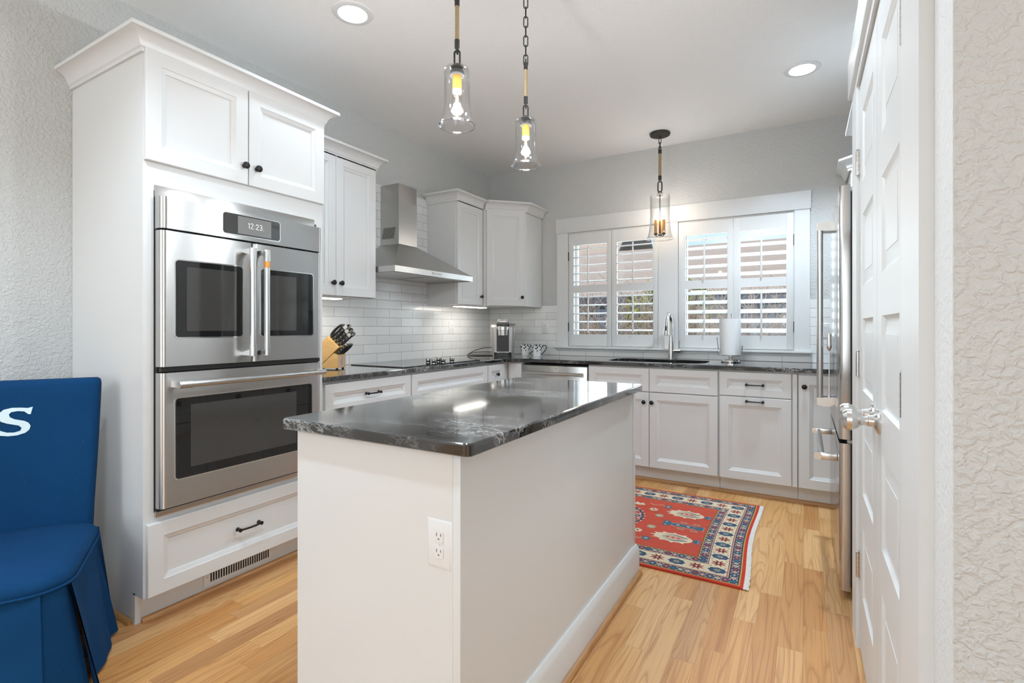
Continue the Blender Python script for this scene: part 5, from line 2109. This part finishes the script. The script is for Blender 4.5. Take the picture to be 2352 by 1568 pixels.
# skirt panels hanging to the floor, with open inverted pleats at the corners
def cloth(b, rows):
    R = [b.vs(r_) for r_ in rows]
    for a, c in zip(R, R[1:]):
        for i in range(len(a)-1):
            b.face([a[i], a[i+1], c[i+1], c[i]])


def skirt_panel(name, p0, p1, nrm, flare, seed, zb=0.012):
    p0, p1, nrm = V(p0), V(p1), V(nrm)
    b = MB()
    rows = []
    rows2 = []
    ax = (p1-p0)
    ln = ax.length
    ax.normalize()
    for j in range(13):
        f = j/12
        z = 0.392*(1-f)+zb*f
        row, row2 = [], []
        for i in range(19):
            u = i/18
            wv_ = math.sin(u*PI*3+seed)*0.010*f+math.sin(u*PI*7+seed*2)*0.004*f
            edge = (abs(u-0.5)*2)**6*0.025*f
            out_ = flare*f+wv_+edge
            sp2 = (u-0.5)*0.05*f
            p = p0+ax*(u*ln+sp2)+nrm*out_
            row.append((p.x, p.y, z))
            row2.append((p.x-nrm.x*0.004, p.y-nrm.y*0.004, z))
        rows.append(row); rows2.append(row2)
    cloth(b, rows); cloth(b, [q[::-1] for q in rows2])
    b.build(name, SM, ch, local=True, ang=60)


skirt_panel('skirt_panel', (0.548, -0.205, 0), (0.548, 0.200, 0), (1, 0, 0), 0.055, 0.5)
skirt_panel('skirt_panel', (0.498, 0.262, 0), (0.105, 0.258, 0), (0, 1, 0), 0.050, 1.7)
skirt_panel('skirt_panel', (0.095, 0.246, 0), (-0.040, 0.246, 0), (0, 1, 0), 0.022, 0.3)
skirt_panel('skirt_panel', (-0.05, 0.23, 0), (-0.05, -0.23, 0), (-1, 0, 0), 0.03, 2.2)
skirt_panel('skirt_panel', (0.105, -0.258, 0), (0.498, -0.262, 0), (0, -1, 0), 0.035, 1.1)
for sy in (1, -1):
    b = MB()
    rows = []
    for j in range(11):
        f = j/10
        z = 0.392*(1-f)+0.014*f
        row = []
        for i in range(9):
            a = math.radians(-5+100*i/8)
            rr = 0.062+0.030*f-0.040*math.sin(math.pi*i/8)*f
            row.append((0.472+rr*math.cos(a)*1.1+0.035*f, sy*(0.190+rr*math.sin(a)*1.0+0.03*f), z))
        rows.append(row)
    cloth(b, rows)
    b.build('corner_pleat', SM, ch, local=True, ang=60)
for x, y in ((0.48, 0.19), (0.48, -0.19), (0.0, 0.19), (0.0, -0.19)):
    b = MB()
    b.box(x-0.02, x+0.02, y-0.02, y+0.02, 0, 0.38)
    b.build('leg', 'oak_shoe', ch, local=True)
SO = [(272, 313), (258, 382), (240, 378), (215, 352), (170, 345), (125, 352), (110, 372), (118, 398), (150, 420), (215, 440), (245, 460), (260, 490), (252, 525), (225, 552), (170, 570), (110, 572), (60, 562), (30, 558), (5, 568), (20, 492), (38, 495), (60, 520), (100, 538), (150, 542), (190, 530), (200, 505), (180, 480), (100, 455), (60, 435), (38, 400), (42, 360), (75, 325), (130, 312), (190, 315), (235, 322), (262, 315)]
b = MB()
pts = []
for x, y in SO:
    yl = (x-136)/258*0.104+0.006
    z = 0.838+(443-y)/258*0.101
    pts.append((rk(z)+0.0006, yl, z))
b.prism(pts, (0.0012, 0, 0))
b.build('letter', 'letter_cloth', ch, local=True)

# ------------------------------------------------------------------ outside the kitchen window
plain('ext_ground', (0.20, 0.17, 0.10), 0.95, 0, 3, 0.5, 0.02)
t = NT('ext_siding')
sp = t.n('ShaderNodeSeparateXYZ'); t.l(t.pos(), sp.inputs[0])
fz = t.math('FRACT', t.math('MULTIPLY', sp.outputs['Z'], 6.5))
t.bsdf(t.mix(t.math('GREATER_THAN', fz, 0.9), (0.30, 0.36, 0.42), (0.19, 0.24, 0.29)), 0.8)
M['ext_siding'] = t.m
t = NT('ext_shingle')
p = t.pos()
t.bsdf(t.mix(t.noise(t.map(p, (3, 9, 9)), 4, 4), (0.36, 0.26, 0.17), (0.58, 0.45, 0.32)), 0.95)
M['ext_shingle'] = t.m
plain('ext_fascia', (0.06, 0.07, 0.09), 0.7)
plain('ext_glass', (0.16, 0.22, 0.30), 0.1)
plain('ext_twig', (0.42, 0.31, 0.21), 0.95)
t = NT('ext_leaf')
t.bsdf(t.mix(t.noise(t.pos(), 5, 3), (0.16, 0.22, 0.035), (0.42, 0.40, 0.07)), 0.85)
M['ext_leaf'] = t.m
GZ = -1.0
b = MB(); b.box(-40, 30, YB+0.2, 60, GZ-0.1, GZ)
g = b.build('ground', 'ext_ground'); struct(g)


def house(label, x0, x1, y0, y1, ez, rz, gable):
    hs = thing('house', label, 'house', ((x0+x1)/2, (y0+y1)/2, GZ))
    b = MB(); b.box(x0, x1, y0, y1, GZ, ez)
    if gable == 'y':      # gable end faces us
        xm = (x0+x1)/2
        b.prism([(x0, y0, ez), (x1, y0, ez), (xm, y0, rz)], (0, 0.2, 0))
    b.build('walls', 'ext_siding', hs)
    b = MB()
    if gable == 'y':
        xm = (x0+x1)/2
        for sx in (x0-0.4, x1+0.4):
            ed = ez-0.25
            b.prism([(sx, y0-0.4, ed), (xm, y0-0.4, rz+0.05), (xm, y0-0.4, rz+0.17), (sx, y0-0.4, ed+0.12)], (0, y1-y0+0.4, 0))
    else:
        ym = (y0+y1)/2
        for sy in (y0-0.4, y1+0.4):
            ed = ez-0.2
            b.prism([(x0-0.3, sy, ed), (x0-0.3, ym, rz), (x0-0.3, ym, rz+0.12), (x0-0.3, sy, ed+0.12)], (x1-x0+0.6, 0, 0))
    b.build('roof', 'ext_shingle', hs)
    b = MB()
    if gable == 'y':
        for sx in (x0-0.42, x1+0.42):
            b.prism([(sx, y0-0.44, ez-0.42), (xm, y0-0.44, rz-0.12), (xm, y0-0.44, rz+0.18), (sx, y0-0.44, ez-0.12)], (0, 0.05, 0))
    else:
        b.box(x0-0.32, x1+0.32, y0-0.46, y0-0.40, ez-0.32, ez-0.08)
    b.build('fascia', 'ext_fascia', hs)
    n = max(1, int((x1-x0)/2.6))
    for k in range(n):
        xc = x0+(x1-x0)*(k+0.5)/n
        b = MB(); b.box(xc-0.55, xc+0.55, y0-0.06, y0, 0.35, 1.75)
        wn = b.build('window', 'trim_white', hs)
        b = MB(); b.box(xc-0.47, xc-0.02, y0-0.075, y0-0.06, 0.43, 1.67); b.box(xc+0.02, xc+0.47, y0-0.075, y0-0.06, 0.43, 1.67)
        b.build('pane', 'ext_glass', wn)


house('neighbouring house with a wide tan shingle roof outside the kitchen window', -16, 1.5, 15, 24, 2.2, 4.1, 'x')
house('blue-grey gabled wing of a house outside the left shutters', -10.2, -6.6, 10.6, 13.9, 1.75, 3.3, 'y')
house('taller tan-roofed house far behind the blue-grey gable', -26, -8.8, 26, 34, 5.0, 9.0, 'x')


def twig_bush(name, label, cx, cy, w_, d_, h_, n, mat_):
    rs = random.Random(int(cx*100)+n)
    b = MB()
    for k in range(n):
        x, y = cx+rs.uniform(-w_, w_), cy+rs.uniform(-d_, d_)
        a = rs.uniform(0, 2*PI)
        ln = h_*rs.uniform(0.55, 1.0)
        tl = rs.uniform(0.05, 0.30)
        p0 = V((x, y, GZ)); p1 = p0+V((math.cos(a)*tl*0.4*ln, math.sin(a)*tl*0.4*ln, ln*0.55)); p2 = p0+V((math.cos(a)*tl*ln, math.sin(a)*tl*ln, ln))
        b.tube([p0, p1, p2], [0.011, 0.008, 0.003], 5)
        for j in range(6):
            f = rs.uniform(0.15, 0.95)
            q0 = p0.lerp(p2, f)
            a2 = a+rs.uniform(-2, 2)
            l2 = ln*rs.uniform(0.15, 0.35)
            b.tube([q0, q0+V((math.cos(a2)*l2*0.8, math.sin(a2)*l2*0.8, l2*0.6))], [0.006, 0.002], 4)
    o = b.build(name, mat_, ang=80)
    tag(o, label, 'bush')


for i, (cx, cy, w_, h_, n) in enumerate(((-4.3, 7.6, 0.62, 2.6, 300), (-2.75, 7.4, 0.62, 2.75, 300), (-1.2, 7.5, 0.62, 2.8, 320), (0.35, 7.7, 0.62, 2.7, 300))):
    twig_bush('bare_bush', 'bare brown twig bush outside, %s' % ['behind the far left shutter', 'left of the middle window post', 'behind the paper towel shutter', 'behind the far right shutter'][i], cx, cy, w_, 0.5, h_, n, 'ext_twig')
rs = random.Random(3)
b = MB()
cx, cy = -2.25, 10.0
for k in range(2600):
    u, v_, r_ = rs.uniform(0, 2*PI), rs.uniform(-1, 1), rs.random()**0.4
    p = V((cx+1.0*r_*math.cos(u)*math.sqrt(1-v_*v_), cy+0.8*r_*math.sin(u)*math.sqrt(1-v_*v_), 0.95+1.35*r_*v_))
    a = V((rs.uniform(-1, 1), rs.uniform(-1, 1), rs.uniform(-1, 1))).normalized()*0.07
    c = a.cross(V((rs.uniform(-1, 1), rs.uniform(-1, 1), rs.uniform(-1, 1)))).normalized()*0.03
    b.face(b.vs([p-a, p+c, p+a, p-c]))
sh = thing('evergreen_shrub', 'yellow-green leafy shrub outside behind the half-closed shutter', 'shrub', (cx, cy, GZ))
lf = b.build('foliage', 'ext_leaf', sh)
b = MB(); b.tube([(cx, cy, GZ), (cx, cy, 0.9)], [0.07, 0.03], 10)
b.build('stem', 'ext_twig', sh)
